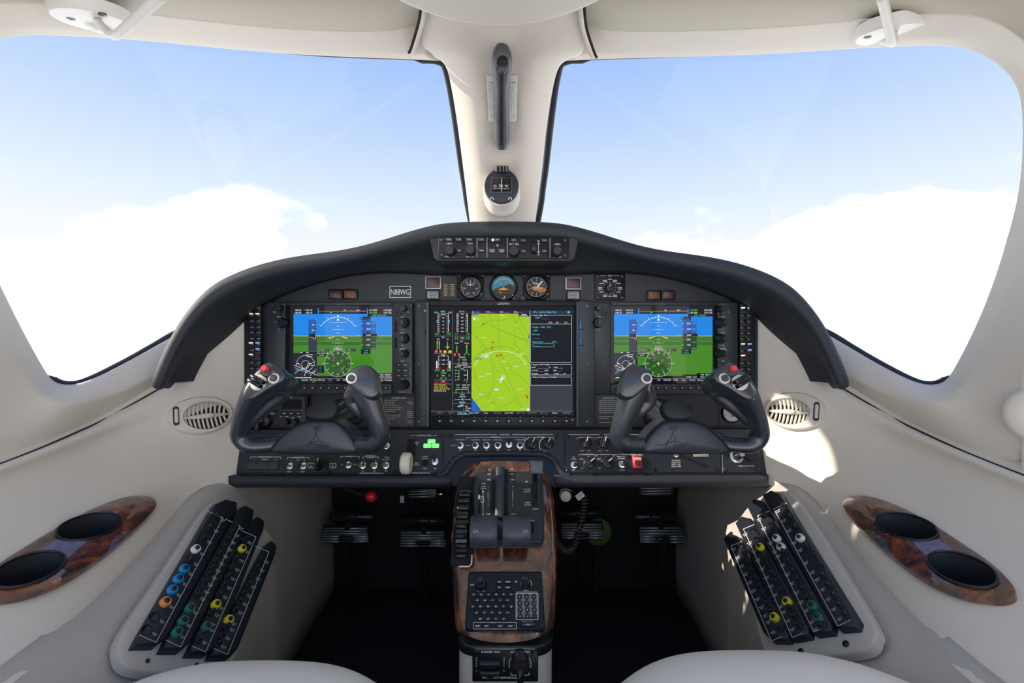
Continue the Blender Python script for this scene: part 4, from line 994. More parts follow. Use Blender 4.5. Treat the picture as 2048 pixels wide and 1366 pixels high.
plate('airspeed_placard', 'dark placard of small airspeed limits text behind the left yoke', 'placard', 762, 791, 830, 853, 'placard_grey', limits_l)
def limits_r(c):
    c.text('OPERATIONAL LIMITS', 1224, 796, 2.8)
    for i, n in enumerate((39, 40, 36, 38, 35, 38, 23, 0, 40, 13, 0, 18)):
        if n: c.bars(n, 1198, 801 + i * 4, 2.6, (.36, .35, .34), 'l', wmax=n * 1.58)
plate('limits_placard', 'dark placard of small operating text behind the right yoke', 'placard', 1184, 789, 1337, 849, 'placard_grey', limits_r)

def test_selector():
    root = thing('test_selector', 'rotary test selector with ring of small white labels above the right display', 'selector', P(1220, 601, .955))
    part('plate', MB().box(FACE, 1189, 547, 1250, 601, 0, .003, 4, .001), 'mfd_black', root); g = vert(.952); c = Canvas(g, .0003)
    c.text('TEST', 1220, 551.5, 3); c.line(1201, 551.5, 1213, 551.5, .6); c.line(1227, 551.5, 1240, 551.5, .6)
    for i in range(12):
        q = math.radians(i * 30); 
        for j in range(1 + i % 2): c.bars(5, 1220 + 20 * math.sin(q), 575.5 - 17 * math.cos(q) + j * 3, 2.6, wmax=10)
        c.line(1220 + 10.5 * math.sin(q), 575.5 - 10.5 * math.cos(q), 1220 + 13 * math.sin(q), 575.5 - 13 * math.cos(q), .7)
    c.build('lettering', root); k = rot_knob(root, g, 1220, 575.5, 8, .014)
    part('knob_grip', MB().box(g, 1218, 566, 1222, 585, .012, .02, 1.5, .001), 'knob_black', k); cc = Canvas(g, .0203); cc.line(1220, 567, 1220, 573, 1); cc.build('pointer_mark', k)
    screws(root, g, [(1195, 553), (1244, 553), (1195, 595.5), (1244, 595.5)], 3.4, 'gloss_black')
test_selector()
def heading_selector():
    root = thing('rotary_selector', 'black rotary selector knob seen through the left yoke grip', 'selector', P(530, 868, .955))
    part('plate', MB().box(FACE, 499, 820, 559, 866, 0, .003, 3, .001), 'mfd_black', root); g = vert(.952); c = Canvas(g, .0003)
    for i, (x, y, t) in enumerate(((511, 826, 'OFF'), (525, 820.5, 'NORMAL'), (545, 825, 'EMER'))): c.text(t, x, y + 2, 2.8)
    for q in (-70, -20, 35): t = math.radians(q); c.line(527 + 14 * math.sin(t), 842 - 14 * math.cos(t), 527 + 17 * math.sin(t), 842 - 17 * math.cos(t), .8)
    c.build('lettering', root); k = rot_knob(root, g, 527, 843, 12, .012); part('knob_grip', MB().box(g, 521, 829, 530, 858, .01, .026, 3, .002), 'knob_black', k)
    cc = Canvas(g, .0263); cc.line(525, 831, 521.5, 843, 1.3); cc.build('pointer_mark', k); screws(root, g, [(503, 851), (553, 851)], 3, 'gloss_black')
heading_selector()
def radio_unit():
    root = thing('radio_unit', 'small radio unit with dark window and buttons behind the left yoke', 'radio', P(588, 866, .955))
    part('case', MB().box(FACE, 560, 791, 616, 866, 0, .008, 2, .001), 'bezel_grey', root); g = vert(.947)
    part('window', MB().box(g, 564, 799, 603, 817.5, -.001, .001, 1, .0004), 'hole_black', root, 'dark display window'); part('side_rail', MB().box(g, 611, 791, 617, 822, -.002, .004, 1, .001), 'mfd_black', root)
    c = Canvas(g, .0034); c.text('HI', 582, 795, 2.8)
    for i in range(3): push_button(root, g, 563 + i * 14, 824, 574 + i * 14, 830, 0, .003); c.bars(4, 568.5 + i * 14, 827, 2.4, layer=2)
    for x, y, t in ((559.5, 833, 'ON'), (572, 833, 'TEST'), (584, 836, 'ARM'), (597, 833, 'DIM')): c.bars(len(t), x + 2, y, 2.4)
    c.build('lettering', root)
    for x in (570, 588): rot_knob(root, g, x, 845, 5.5, .012)
    screws(root, g, [(560 + 3, 794), (606, 794)], 1.8)
radio_unit()
def pressure_gauge():
    root = thing('pressure_gauge', 'small round silver gauge beside the right yoke grip', 'gauge', P(1465, 846, .955))
    part('plate', MB().box(FACE, 1438, 798, 1502, 866, 0, .002, 3, .0006), 'bezel_grey', root)
    g, d = gauge_body(root, 1465, 825, 19, 0); c = Canvas(g, 0); c.circ(1465, 825, 18, (.55, .56, .58), 0, 30); c.circ(1465, 825, 11, (.42, .43, .45), 1, 24)
    c.arc(1465, 825, 15, -120, -40, 2.4, (.75, .5, .05), 2, 10); c.arc(1465, 825, 15, 80, 130, 2.4, (.6, .05, .05), 2, 8); c.ticks(1465, 825, 12, 17, -130, 130, 14, .7, (.05, .05, .05), 3)
    c.line(1465, 825, 1474, 819, 1.4, (.03, .03, .03), 4); c.bars(3, 1465, 832, 3.2, (.05, .05, .05), layer=4); c.build('dial_print', d)
    screws(root, vert(.953), [(1443, 803), (1443, 846), (1497, 860)], 2.4)
pressure_gauge()

# ------------------------------------------------------------------ lower switch plates
TH = .002
SW = {}
def toggle(root, x, y, tip='knob_black', up=False, name='toggle_switch'):
    pl = SUB; a, b = pl.at(x, y, TH); key = (tip, up)
    if key not in SW:
        mb = MB(); L0 = LOCAL; mb.lathe(L0, 0, 0, [(.0068, 0), (.0068, .0015), (.0052, .002), (.0052, .004), (.003, .0045)], 14, 0)
        d = Vector((0, .006 if up else -.0035, .017)); base = Vector((0, 0, .003))
        mb.tube([base, base + d * .5, base + d * .9, base + d], [.0022, .003, .0042, .0026], 10, 1)
        SW[key] = to_mesh('toggle_switch', mb, ['chrome', tip], smooth=50)
    inst(name, SW[key], root, pl.mat(a, b, TH))
def pointer_knob(root, x, y, r, rot, pl=None, th=TH):
    pl = pl or SUB; k = pl.k(x, y); a, b = pl.at(x, y, th)
    o = part('knob', MB().knob(pl, a, b, r * k, .008, th, flare=1.15), 'knob_black', root, None, 50)
    c, s = math.cos(rot), math.sin(rot); w = r * .36 * k; l = r * 1.12 * k
    pts = [(-w, -l * .9), (w, -l * .9), (w * .9, l * .6), (0, l), (-w * .9, l * .6)]
    part('knob_grip', MB().prism(pl, [(a + p * c - q * s, b + p * s + q * c) for p, q in pts], th + .006, th + .018, .0015), 'knob_black', o)
    pts = [(-w * .2, l * .1), (w * .2, l * .1), (w * .2, l * .9), (-w * .2, l * .9)]
    part('pointer_mark', MB().prism(pl, [(a + p * c - q * s, b + p * s + q * c) for p, q in pts], th + .0175, th + .0184), 'white_print', o, 'white pointer line')
def bracket(c, x0, x1, y, d=4): c.lines([(x0, y + d), (x0, y), (x1, y), (x1, y + d)], .7)
def sub_plate(name, lab, pts):
    cx = sum(p[0] for p in pts) / len(pts); cy = max(p[1] for p in pts)
    root = thing(name, lab, 'switch panel', SUB.w(cx, cy)); part('plate', MB().prism(SUB, SUB.poly(pts), 0, TH, .0008), 'panel_paint', root, None, 30); return root, Canvas(SUB, TH + .0003)

r, c = sub_plate('electrical_switch_panel', 'lower switch panel under the left yoke with engine start buttons', [(484, 868), (777.5, 868), (777.5, 946), (473, 946)])
for i in range(3): push_button(r, SUB, 499 + i * 19.5, 923.5, 517.5 + i * 19.5, 940, TH, .003, 'bezel_grey', 'start_button', 1)
for x in (580, 607): toggle(r, x, 932); c.text('RESET', x - 1, 943.5, 2.6)
pointer_knob(r, 641, 931, 11, 0); part('lever', MB().tube([SUB.w(641, 931, .012), SUB.w(641, 926, .03), SUB.w(641, 921, .045)], [.010, .007, .0035], 12), 'knob_black', r, None, 60)
toggle(r, 697, 930)
for x in (726, 749, 775 - 3): toggle(r, x, 931, 'green_primer')
toggle(r, 776 - 3, 892, 'green_primer')
bracket(c, 501, 561, 914); c.text('ENGINE START', 530, 914, 2.8, layer=4); c.text('L', 509, 919, 2.8); c.text('DISENG', 530, 919, 2.6); c.text('R', 552, 919, 2.8)
bracket(c, 575, 619, 915); c.text('GENERATOR', 597, 915, 2.8); c.text('L', 583, 920, 2.8); c.text('OFF', 596, 920, 2.6); c.text('R', 609, 920, 2.8)
for x, t in ((622, 'L'), (666, 'R')): c.frame(x - 6, 926.5, x + 6, 936, .8); c.text(t, x, 929.5, 2.6); c.text('GEN', x, 933.4, 2.2)
bracket(c, 681, 719, 913); c.text('PROBE', 699, 913, 2.8); c.text('PITOT L', 686, 929.5, 2.4, wmax=8); c.text('PITOT R', 710, 929.5, 2.4, wmax=8)
bracket(c, 725, 757, 914); c.text('WINDSHIELD', 741, 911.5, 2.4); c.text('ANTI-ICE', 741, 915.5, 2.4); c.text('L', 728, 921, 2.6); c.text('R', 752, 921, 2.6); c.text('BOOT', 774, 915, 2.4); c.text('STALL WARN', 772, 919.5, 2.4, wmax=15)
for x in (726, 749, 772): c.text('OFF', x, 942, 2.4)
c.text('! EMERGENCY BRAKE PULL !', 743, 946.5, 2.9)
c.build('lettering', r); screws(r, SUB, [(480, 944), (661, 945), (776 - 4, 873), (487, 872)], 3.6, 'gloss_black', TH)

r, c = sub_plate('landing_gear_panel', 'landing gear switch panel with three lit green lamps', [(780, 868), (886, 868), (884, 946), (780, 946)])
part('lever_slot', MB().box(SUB, 815.5, 879, 828, 932, TH, TH + .0006, 5), 'hole_black', r); 
k = SUB.k(812, 926); a, b = SUB.at(813, 927, .02)
mb = MB(); 
wheel = Pl(SUB.W(a, b, .022) - SUB.u * .0095, -SUB.u, SUB.n); wheel.n = -SUB.u; wheel.u = SUB.n; wheel.v = wheel.n.cross(wheel.u)
mb.lathe(wheel, 0, 0, [(.008, -.019), (.017, -.019), (.0205, -.016), (.021, -.0095), (.0205, -.003), (.017, 0), (.008, 0), (.006, -.001)], 32); mb.lathe(wheel, 0, 0, [(.008, -.019), (.002, -.019)], 12)
part('gear_lever', mb, 'ivory', r, 'ivory wheel shaped gear lever', 40)
part('lever_arm', MB().tube([SUB.W(a, b, 0), SUB.W(a, b, .02)], .005, 10), 'metal_dark', r)
for x, y in ((856.5, 879.5), (848, 888.5), (864, 888.5)): part('gear_lamp', MB().box(SUB, x, y, x + 14, y + 7.5, TH, TH + .003, 1, .0006), 'green_led', r, 'lit green gear lamp')
a, b = SUB.at(850, 926, TH); part('silence_button', MB().lathe(SUB, a, b, [(.006, TH), (.006, TH + .002), (.004, TH + .002), (.004, TH + .005)], 14), 'hole_black', r); toggle(r, 870, 923, up=True)
for t, x, y, h in (('LANDING GEAR', 848, 871, 3), ('GEAR', 834, 885, 2.5), ('UP', 834, 889, 2.5), ('GEAR', 833, 926, 2.4), ('DOWN', 833, 930, 2.4), ('HORN', 850, 913, 2.4), ('SILENCE', 850, 917, 2.4), ('PUSH', 849, 937, 2.4), ('OFF', 870, 937, 2.4), ('PARKING BRAKE PULL', 842, 946, 2.8)): c.text(t, x, y, h)
c.line(822, 871, 830, 871, .7); c.line(866, 871, 874, 871, .7); c.build('lettering', r); screws(r, SUB, [(787, 873), (880, 872), (877, 943), (791, 943)], 3.6, 'gloss_black', TH)

r, c = sub_plate('lighting_panel', 'lighting switch panel arched over the centre pedestal', [(889, 868), (1127, 868), (1127, 944), (1122, 938), (1110, 917), (1093, 907), (1070, 904), (945, 904), (921, 907), (904, 917), (893, 938), (888, 944)])
for x in (921, 951, 973, 996, 1040): toggle(r, x, 891)
toggle(r, 1018, 889, up=True)
for x in (1064, 1095): pointer_knob(r, x, 889, 11, -.5); c.arc(x - 1, 890, 15.5, -130, -20, 1.2)
c.text('LIGHTING', 1009, 869.3, 3); c.line(910, 869.3, 994, 869.3, .7); c.line(1024, 869.3, 1106, 869.3, .7); bracket(c, 934, 1050, 874.5); c.text('EXTERNAL', 992, 874.5, 2.8, layer=4)
bracket(c, 1056, 1107, 874.5); c.text('COCKPIT', 1081, 874.5, 2.8, layer=4)
for x, t in ((921, 'PAX SAFETY'), (951, 'LANDING'), (973, 'BEACON'), (996, 'ANTI COLL'), (1040, 'WING INSP'), (1064, 'PANEL'), (1095, 'DISPLAY')): c.text(t, x, 879.6, 2.6, wmax=18)
for x, t in ((907, 'SEAT BELT'), (936, 'RECOG TAXI')): c.text(t, x, 891, 2.3, wmax=9)
for x in (921, 951, 973, 996, 1018, 1040): c.text('OFF', x, 900.5, 2.6)
for x in (1058, 1089): c.text('DAY', x, 902, 2.6)
c.build('lettering', r); screws(r, SUB, [(901, 873), (1112, 873), (898, 926), (1114, 926)], 3.6, 'gloss_black', TH)

r, c = sub_plate('environmental_panel', 'environmental control panel under the right yoke with red guarded switch', [(1130, 868), (1439, 868), (1441, 946), (1130, 946)])
for x, y, q in ((1171, 888, -.3), (1207, 888, -.3), (1178, 927, -.9), (1213, 927, -.9)): pointer_knob(r, x, y, 11, q)
toggle(r, 1148, 930); toggle(r, 1244, 929)
part('switch_guard', MB().box(SUB, 1263, 913, 1284, 938, TH, .008, 2, .002), 'red_plastic', r, 'red switch guard'); part('guard_window', MB().box(SUB, 1266.5, 923.5, 1280.5, 934.5, .007, .0095, 1, .0006), 'red_lens', r); part('guard_label', MB().box(SUB, 1266.5, 917, 1280.5, 922, .007, .0092, .5), 'white_print', r)
part('id_slot', MB().box(SUB, 1385, 906, 1417, 914.5, TH, TH + .0015, .5, .0004), 'grey_print', r)
toggle(r, 1352, 908)
c.text('ENVIRONMENTAL', 1225, 869.3, 3); c.line(1137, 869.3, 1200, 869.3, .7); c.line(1250, 869.3, 1330, 869.3, .7)
for x0, x1, y, t in ((1155, 1187, 875, 'COCKPIT TEMP'), (1192, 1222, 875, 'CABIN TEMP'), (1158, 1190, 909, 'COCKPIT FAN'), (1194, 1226, 909, 'CABIN FAN'), (1229, 1284, 909, 'PRESSURIZATION')): bracket(c, x0, x1, y); c.text(t, (x0 + x1) / 2, y, 2.7, layer=4)
for x in (1164, 1200): c.text('COLD', x, 901.5, 2.4); c.text('HOT', x + 14, 901.5, 2.4)
for x in (1164, 1199): c.text('LOW', x - 1, 918, 2.3); c.text('HI', x + 13, 913, 2.3); c.text('OFF', x, 936.5, 2.4)
for x, y, t in ((1147, 914, 'AIR'), (1147, 918, 'COND'), (1147, 940, 'OFF'), (1243, 913, 'PRESS CONT'), (1243, 917, 'STANDBY'), (1244, 940, 'NORM'), (1272, 911, 'CABIN DUMP'), (1352, 921, 'TEST/RESET'), (1352, 925, 'SELECT ON'), (1352, 929, 'WAIT 1 SEC'), (1352, 933, 'SELECT NRM')): c.text(t, x, y, 2.5, wmax=19)
c.text('NORM', 1273.5, 919.5, 2.6, (.1, .02, .02), layer=60)
c.build('lettering', r); screws(r, SUB, [(1137, 873), (1136, 941), (1309, 940), (1433, 940), (1433, 873)], 3.6, 'gloss_black', TH)

r, c = sub_plate('jack_panel', 'jack panel with chrome plug at the right end of the lower panel', [(1443, 868), (1515, 868), (1524, 946), (1444, 946)])
a, b = SUB.at(1475, 912, .01); part('plug', MB().lathe(SUB, a, b, [(.013, TH), (.013, TH + .004), (.009, TH + .005), (.008, .018), (.006, .022), (.0055, .03)], 20), 'chrome', r, 'chrome plug', 40)
a, b = SUB.at(1502, 902, .01); part('cap_disc', MB().lathe(SUB, a, b, [(.018, TH), (.018, .006), (.016, .008)], 28), 'button_black', r, 'black round cap', 40)
c.text('PUSH TO RESTORE', 1493, 932, 2.7); c.build('lettering', r); screws(r, SUB, [(1449, 938), (1517, 938)], 3.6, 'metal_dark', TH)
# ------------------------------------------------------------------ control yokes
def union_mesh(name, mb, voxel, off, mats, smooth_it=6):
    me = bpy.data.meshes.new(name); me.from_pydata([p - off for p in mb.v], [], mb.f)
    o = bpy.data.objects.new('tmp', me); COL.objects.link(o)
    m = o.modifiers.new('r', 'REMESH'); m.mode = 'VOXEL'; m.voxel_size = voxel
    s = o.modifiers.new('s', 'SMOOTH'); s.factor = .5; s.iterations = smooth_it
    dg = bpy.context.evaluated_depsgraph_get(); out = bpy.data.meshes.new_from_object(o.evaluated_get(dg))
    bpy.data.objects.remove(o); bpy.data.meshes.remove(me); out.name = name
    out.materials.clear()
    for x in mats: out.materials.append(M(x))
    out.shade_smooth(); return out
def blob_path(mb, pts, n=7, flat=.85):
    """a rounded limb through (px,py,Y,radius px) stations"""
    q = smooth_poly([(*P(a, b, y), r * y / F) for a, b, y, r in pts], n, False)
    vs = [Vector(p[:3]) for p in q]; rad = [max(p[3], .001) for p in q]
    d0 = (vs[0] - vs[1]).normalized(); d1 = (vs[-1] - vs[-2]).normalized()
    vs = [vs[0] + d0 * rad[0] * .85, vs[0] + d0 * rad[0] * .5] + vs + [vs[-1] + d1 * rad[-1] * .5, vs[-1] + d1 * rad[-1] * .85]
    rad = [rad[0] * .45, rad[0] * .85] + rad + [rad[-1] * .85, rad[-1] * .45]
    mb.tube(vs, rad, 16, flat=flat, ref=(1, 0, 0.3))
def build_yoke(side):
    YD = .755
    mirror = side == 'right'
    lab = 'black control yoke with red button on its %s horn, before the %s display' % (side, side)
    c0 = P(632, 906, YD); c0 = mir(c0) if mirror else c0
    root = thing('control_yoke', lab, 'yoke', c0, 'pair of control yokes')
    tr = (lambda mb: mb.mirrored()) if mirror else (lambda mb: mb)
    mb = MB()
    # horn with the switches (outer), bottom arm, plain horn (inner)
    blob_path(mb, [(548, 762, .742, 30), (532, 768, .742, 34), (512, 788, .744, 30), (494, 818, .748, 24), (483, 848, .752, 20.5), (481, 871, .757, 20), (497, 889, .76, 18.5), (530, 890, .768, 17), (570, 884, .78, 18), (632, 878, .79, 20)])
    blob_path(mb, [(720, 757, .742, 27), (726, 766, .742, 29), (734, 790, .744, 27), (746, 822, .748, 23.5), (756, 850, .752, 20.5), (760, 871, .757, 20), (745, 889, .76, 18.5), (712, 890, .768, 17), (680, 884, .78, 18), (632, 878, .79, 20)])
    # head noses and finger rests
    blob_path(mb, [(552, 764, .742, 30), (572, 770, .750, 24), (576, 778, .756, 18)])
    blob_path(mb, [(566, 788, .760, 15), (548, 803, .760, 15), (522, 824, .758, 13), (500, 845, .755, 12)])
    blob_path(mb, [(714, 780, .757, 20), (704, 800, .761, 17), (716, 818, .760, 13), (742, 838, .756, 11)])
    # hub body
    hub = vert(.775); mb.prism(hub, hub.poly(smooth_poly([(536, 899), (560, 872), (592, 850), (622, 838), (664, 838), (690, 852), (712, 876), (722, 898), (700, 905), (560, 905)], 3)), -.035, .006, .004, 0, True)
    me = union_mesh('yoke_body', tr(mb), .0022, c0, ['yoke_black'], 5)
    o = bpy.data.objects.new('yoke_body', me); COL.objects.link(o); o.parent = root
    # centre cover
    pts = smooth_poly([(543, 900), (552, 886), (575, 864), (600, 848), (624, 842), (662, 842), (682, 852), (702, 873), (714, 897), (711, 903), (690, 905.5), (632, 906.5), (570, 905), (547, 903)], 3)
    cv = vert(.757); poly = cv.poly(pts); mb = MB()
    if area2(poly) < 0: poly = poly[::-1]
    ca, cb = cv.at(632, 882)
    rows = []
    for t, h in ((0, -.012), (0, .0), (.04, .0035), (.12, .006), (.35, .009), (.7, .011), (.98, .0115)): rows.append([cv.W(a + (ca - a) * t, b + (cb - b) * t, h) for a, b in poly])
    mb.grid(rows, closed=True); part('hub_cover', tr(mb), 'yoke_cover', root, 'smooth grey centre cover', 60, face_cam=True)
    groove = [cv.W(a, b, .0005) for a, b in poly]; part('cover_groove', tr(MB().tube(groove + groove[:2], .0017, 6, cap=False)), 'hole_black', root, 'dark groove around the cover', 180)
    # flat faces of the two grip heads
    def face(pts, depth, nm):
        fp = Pl(P(pts[0][0], pts[0][1], depth), (0, -.95, .30), (1, 0, 0)); poly = fp.poly(smooth_poly(pts, 3))
        if area2(poly) < 0: poly = poly[::-1]
        part(nm, tr(MB().prism(fp, poly, -.022, .0, .0035, 0, True)), 'yoke_black', root, 'flat grip head face', 60)
    face([(542, 729), (554, 731), (566, 741), (569, 753), (562, 764), (546, 773), (530, 782), (512, 794), (497, 800), (484, 797), (487, 778), (501, 754), (518, 736), (531, 730)], .716, 'grip_face')
    face([(728, 729), (739, 731.5), (747, 739), (752, 751), (756, 768), (757, 786), (745, 796), (728, 794), (716, 785), (705, 776), (696, 768), (692.5, 758), (695, 749), (704, 740), (716, 732)], .716, 'grip_face')
    # etched emblem on the cover: a standing figure on an arc with small lettering
    e = vert(.7452); c = Canvas(e, 0); col = (.012, .013, .017)
    if mirror: c.dx = 715
    for pl_ in ([(618, 889), (622, 882), (628, 876), (630, 868), (634, 860), (637, 852)], [(637, 852), (633, 855), (631, 862)], [(637, 852), (640, 849), (639, 857), (637, 862)], [(630, 868), (634, 872), (637, 878), (632, 883)], [(596, 890), (610, 890.5), (622, 887), (634, 883), (648, 885)], [(622, 882), (620, 889), (616, 894)]): c.lines(smooth_poly(pl_, 4, False), .9, col, 1)
    c.circ(629, 856, 3, col, 1, 10); c.text('CITATION', 645, 890, 4.2, col, wmax=34); c.text('MUSTANG', 645, 894.5, 3.8, col, wmax=34); c.build('emblem', root, 'printed', 'dark etched figure emblem')
    # checklist clip pad above the hub
    pd = Pl(P(645, 822, .755), (0, -1, .55), (1, 0, 0)); mb = MB()
    poly = pd.poly(smooth_poly([(610, 826), (618, 814), (640, 804), (660, 800), (674, 806), (678, 815), (672, 830), (658, 839), (632, 840), (615, 835)], 4)); mb.prism(pd, poly, -.010, .006, .004, 0, True); part('clip_pad', tr(mb), 'rubber', root, 'flat black clip pad', 50)
    # shaft into the panel
    mb = MB().tube([P(650, 850, .775), P(685, 828, .84), P(697, 822, .90), P(700, 820, .955)], [.020, .019, .019, .019], 20); part('shaft', tr(mb), 'yoke_black', root, None, 50)
    mb = MB(); f = vert(.955); mb.prism(f, f.poly(smooth_poly([(672, 800), (716, 800), (722, 806), (722, 842), (716, 848), (680, 848), (672, 842)], 2)), 0, .006, .002); part('shaft_boot', tr(mb), 'mfd_black', root)
    mb = MB().tube([Vector(p) for p in smooth_poly([tuple(P(676, 818, .80)), tuple(P(690, 806, .83)), tuple(P(704, 806, .88)), tuple(P(710, 816, .93))], 5, False)], .005, 8); part('cable', tr(mb), 'yoke_black', root, None, 180)
    # buttons: faces lean up and back
    hd = Pl(P(534, 742, .716), (.1, -1, .35), (1, 0, 0))
    def bt(mb, nm, mat, lab=None, sm=40): part(nm, tr(mb), mat, root, lab, sm)
    def disc(x, y, prof, depth, seg=20, pl=None):
        f0 = Pl(P(542, 729, .716), (0, -.95, .30), (1, 0, 0)) if x < 620 else Pl(P(728, 729, .716), (0, -.95, .30), (1, 0, 0)); pl = Pl(f0.w(x, y), (0, -.95, .30), (1, 0, 0)); return MB().lathe(pl, 0, 0, prof, seg)
    bt(disc(535, 741, [(.013, -.012), (.0125, 0), (.0095, .003)], .712), 'button_base', 'yoke_black')
    bt(disc(534, 739, [(.0052, 0), (.0052, .009), (.0042, .0108)], .711), 'red_button', 'red_button', 'red push button')
    bt(disc(548, 757, [(.0085, -.01), (.0085, .001), (.0068, .0018), (.0056, .001)], .7105), 'button_ring', 'white_plastic', 'pale ring'); bt(disc(548, 757, [(.0052, -.004), (.0052, .0045), (.004, .0055)], .7105), 'push_button', 'yoke_cover')
    bt(disc(703.5, 757, [(.0085, -.012), (.0085, .001), (.0068, .0018), (.0056, .001)], .713), 'button_ring', 'white_plastic', 'pale ring'); bt(disc(703.5, 757, [(.0052, -.004), (.0052, .0045), (.004, .0055)], .713), 'push_button', 'yoke_cover')
    bt(disc(517, 765, [(.0125, -.006), (.0125, .001), (.011, .0022)], .7135), 'trim_base', 'white_plastic', 'pale trim switch base')
    tp = Pl(Pl(P(542, 729, .716), (0, -.95, .30)).w(517, 764), (0, -.95, .30), (1, -.1, -.55)); mb = MB()
    for s in (-1, 1): mb.prism(tp, rr(-.012, s * .0036 - .003, .012, s * .0036 + .003, .001, 2), -.004, .012, .0015, 0, True)
    bt(mb, 'trim_rocker', 'gloss_black', 'split black trim rocker')
build_yoke('left'); build_yoke('right')
# ------------------------------------------------------------------ centre pedestal
PED = pl3(P(905, 935, .845), P(1112, 935, .845), P(1008, 1275, .665))
def pedestal():
    root = thing('centre_pedestal', 'burl wood centre pedestal with throttle levers between the seats', 'pedestal', Vector((X0, .72, 0)))
    # outline of the wood top in px, from the arch down to the rounded nose
    L_ = [(933, 922), (915, 940), (907, 970), (901, 1010), (897, 1060), (898, 1100), (900, 1150), (902, 1200), (903, 1235), (907, 1258), (922, 1276)]
    R_ = [(1084, 922), (1101, 940), (1109, 970), (1114, 1010), (1118, 1060), (1118, 1100), (1118, 1150), (1117, 1200), (1115, 1235), (1110, 1258), (1096, 1276)]
    rows = []
    for (lx, ly), (rx, ry) in zip(L_, R_):
        r = []
        for t, h in ((0, -.055), (0.0, -.036), (.012, -.023), (.05, -.0135), (.12, -.0075), (.22, -.0020), (.5, .001), (.78, -.0020), (.88, -.0075), (.95, -.0135), (.988, -.023), (1, -.036), (1, -.055)):
            r.append(PED.w(lx + (rx - lx) * t, ly + (ry - ly) * t, 0) + PED.n * h)
        rows.append(r)
    # nose rolls over and down
    last = rows[-1]
    rows.append([p + Vector((0, -.010, -.005)) + (Vector((X0 - .002, p.y, p.z)) - p) * .02 for p in last]); rows.append([p + Vector((0, -.012, -.012)) for p in last]); rows.append([p + Vector((0, -.004, -.018)) for p in last])
    o = part('wood_cover', MB().grid(rows), 'burl_wood', root, 'glossy burl wood cover', 180, face_cam=True); subsurf(o, 2)
    # black skirt under the wood
    low_ = rows[-1]
    # beige base
    mb = MB(); zt = .254
    f = Pl((0, .648, 0), (0, -1, 0), (1, 0, 0)); 
    xl, xr = P(915, 1290, .66).x, P(1106, 1290, .66).x
    top = Pl((0, 0, 0), (0, 0, 1), (1, 0, 0)); top.n = Vector((0, 0, 1)); top.u = Vector((1, 0, 0)); top.v = Vector((0, 1, 0))
    outl = rr(xl, .652, xr, 1.0, .03, 5)
    vs = []; n = len(outl)
    rings_ = [(0, .035), (zt - .03, .0), (zt, -.0)]
    mb.prism(top, outl, 0, zt, .004, 0, True)
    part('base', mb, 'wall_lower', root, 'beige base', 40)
    mb = MB().prism(top, rr(xl - .002, .650, xr + .002, .98, .03, 5), zt - .004, zt + .010, .002, 0, True); part('skirt', mb, 'gloss_black', root, 'black gloss band under the wood', 40)
    # body filling the space under the wood top
    mb = MB(); sx0, sx1 = xl + .022, xr - .022
    sidep = [(.66, zt), (.98, zt), (.98, .43), (.86, .43), (.73, .27)]
    vs = [Vector((x, y, z)) for x in (sx0, sx1) for y, z in sidep]; m = len(sidep)
    mb.add(vs, [list(range(m)), list(range(m, 2 * m))[::-1]] + [[i, (i + 1) % m, m + (i + 1) % m, m + i] for i in range(m)]); part('inner_body', mb, 'mfd_black', root, None, 0)
    # quadrant plate
    q = PED; h0 = .005
    mb = MB().prism(q, q.poly([(956, 948), (1082, 946), (1086, 965), (1088, 1080), (1083, 1092), (946, 1092), (944, 1080), (946, 975), (950, 955)]), -.005, h0 + .006, .004); part('quadrant_plate', mb, 'panel_paint', root, 'black throttle quadrant plate', 30)
    for x0, x1 in ((984, 991), (1010, 1016)): part('lever_slot', MB().box(q, x0, 944, x1, 1040, h0 + .006, h0 + .0066, 1), 'hole_black', root)
    # raised centre rib between the slots
    part('centre_rib', MB().box(q, 992, 941, 1009, 1045, h0 + .004, h0 + .016, 4, .004), 'bezel_grey', root, 'raised centre rib', 40)
    c = Canvas(q, h0 + .0064)
    for t, x, y, hh in (('TO', 979, 939.5, 2.6), ('CLB', 978, 948, 2.6), ('CRU', 978, 959.5, 2.6), ('TO', 1024, 938.5, 2.6), ('CLB', 1024, 948, 2.6), ('CRU', 1025, 959.5, 2.6), ('TRIM', 967, 967.5, 2.6), ('NOSE', 967, 973, 2.4), ('DOWN', 967, 977, 2.4), ('IDLE', 976, 1028.5, 3.2), ('IDLE', 1027, 1028.5, 3.2), ('UP', 1053, 963.5, 2.8), ('TO/APR', 1054, 979, 2.8), ('185 KIAS', 1054, 983.5, 2.6), ('LAND', 1055, 1005.5, 2.8), ('150 KIAS', 1055, 1010, 2.6), ('FLAPS', 1071, 1018, 3), ('SYNC', 1064, 1041, 2.8)): c.text(t, x, y, hh)
    for x, t in ((976.5, 'L THROTTLE'), (1025.5, 'R THROTTLE')):
        for i, ch in enumerate(t): c.text(ch, x, 973 + i * 4.3, 2.6)
    c.line(966, 982, 966, 1030, .9); c.poly([(964, 984), (968, 984), (966, 979.5)], W_); c.poly([(964, 1028), (968, 1028), (966, 1032)], W_); c.frame(962, 993, 967, 1005, .8); c.build('lettering', root)
    part('trim_slot', MB().box(q, 958.5, 978, 961.5, 1032, h0 + .006, h0 + .0066, 1), 'hole_black', root); part('trim_marker', MB().box(q, 957.5, 996, 960.5, 1004, h0 + .006, h0 + .008, .5), 'white_print', root)
    # pitch trim wheel: ribbed wheel standing in a slot
    part('wheel_slot', MB().box(q, 916, 955, 944, 1132, -.002, .0035, 3), 'hole_black', root)
    a0, b0 = q.at(929, 963); a1, b1 = q.at(925, 1128); ang_n = 32
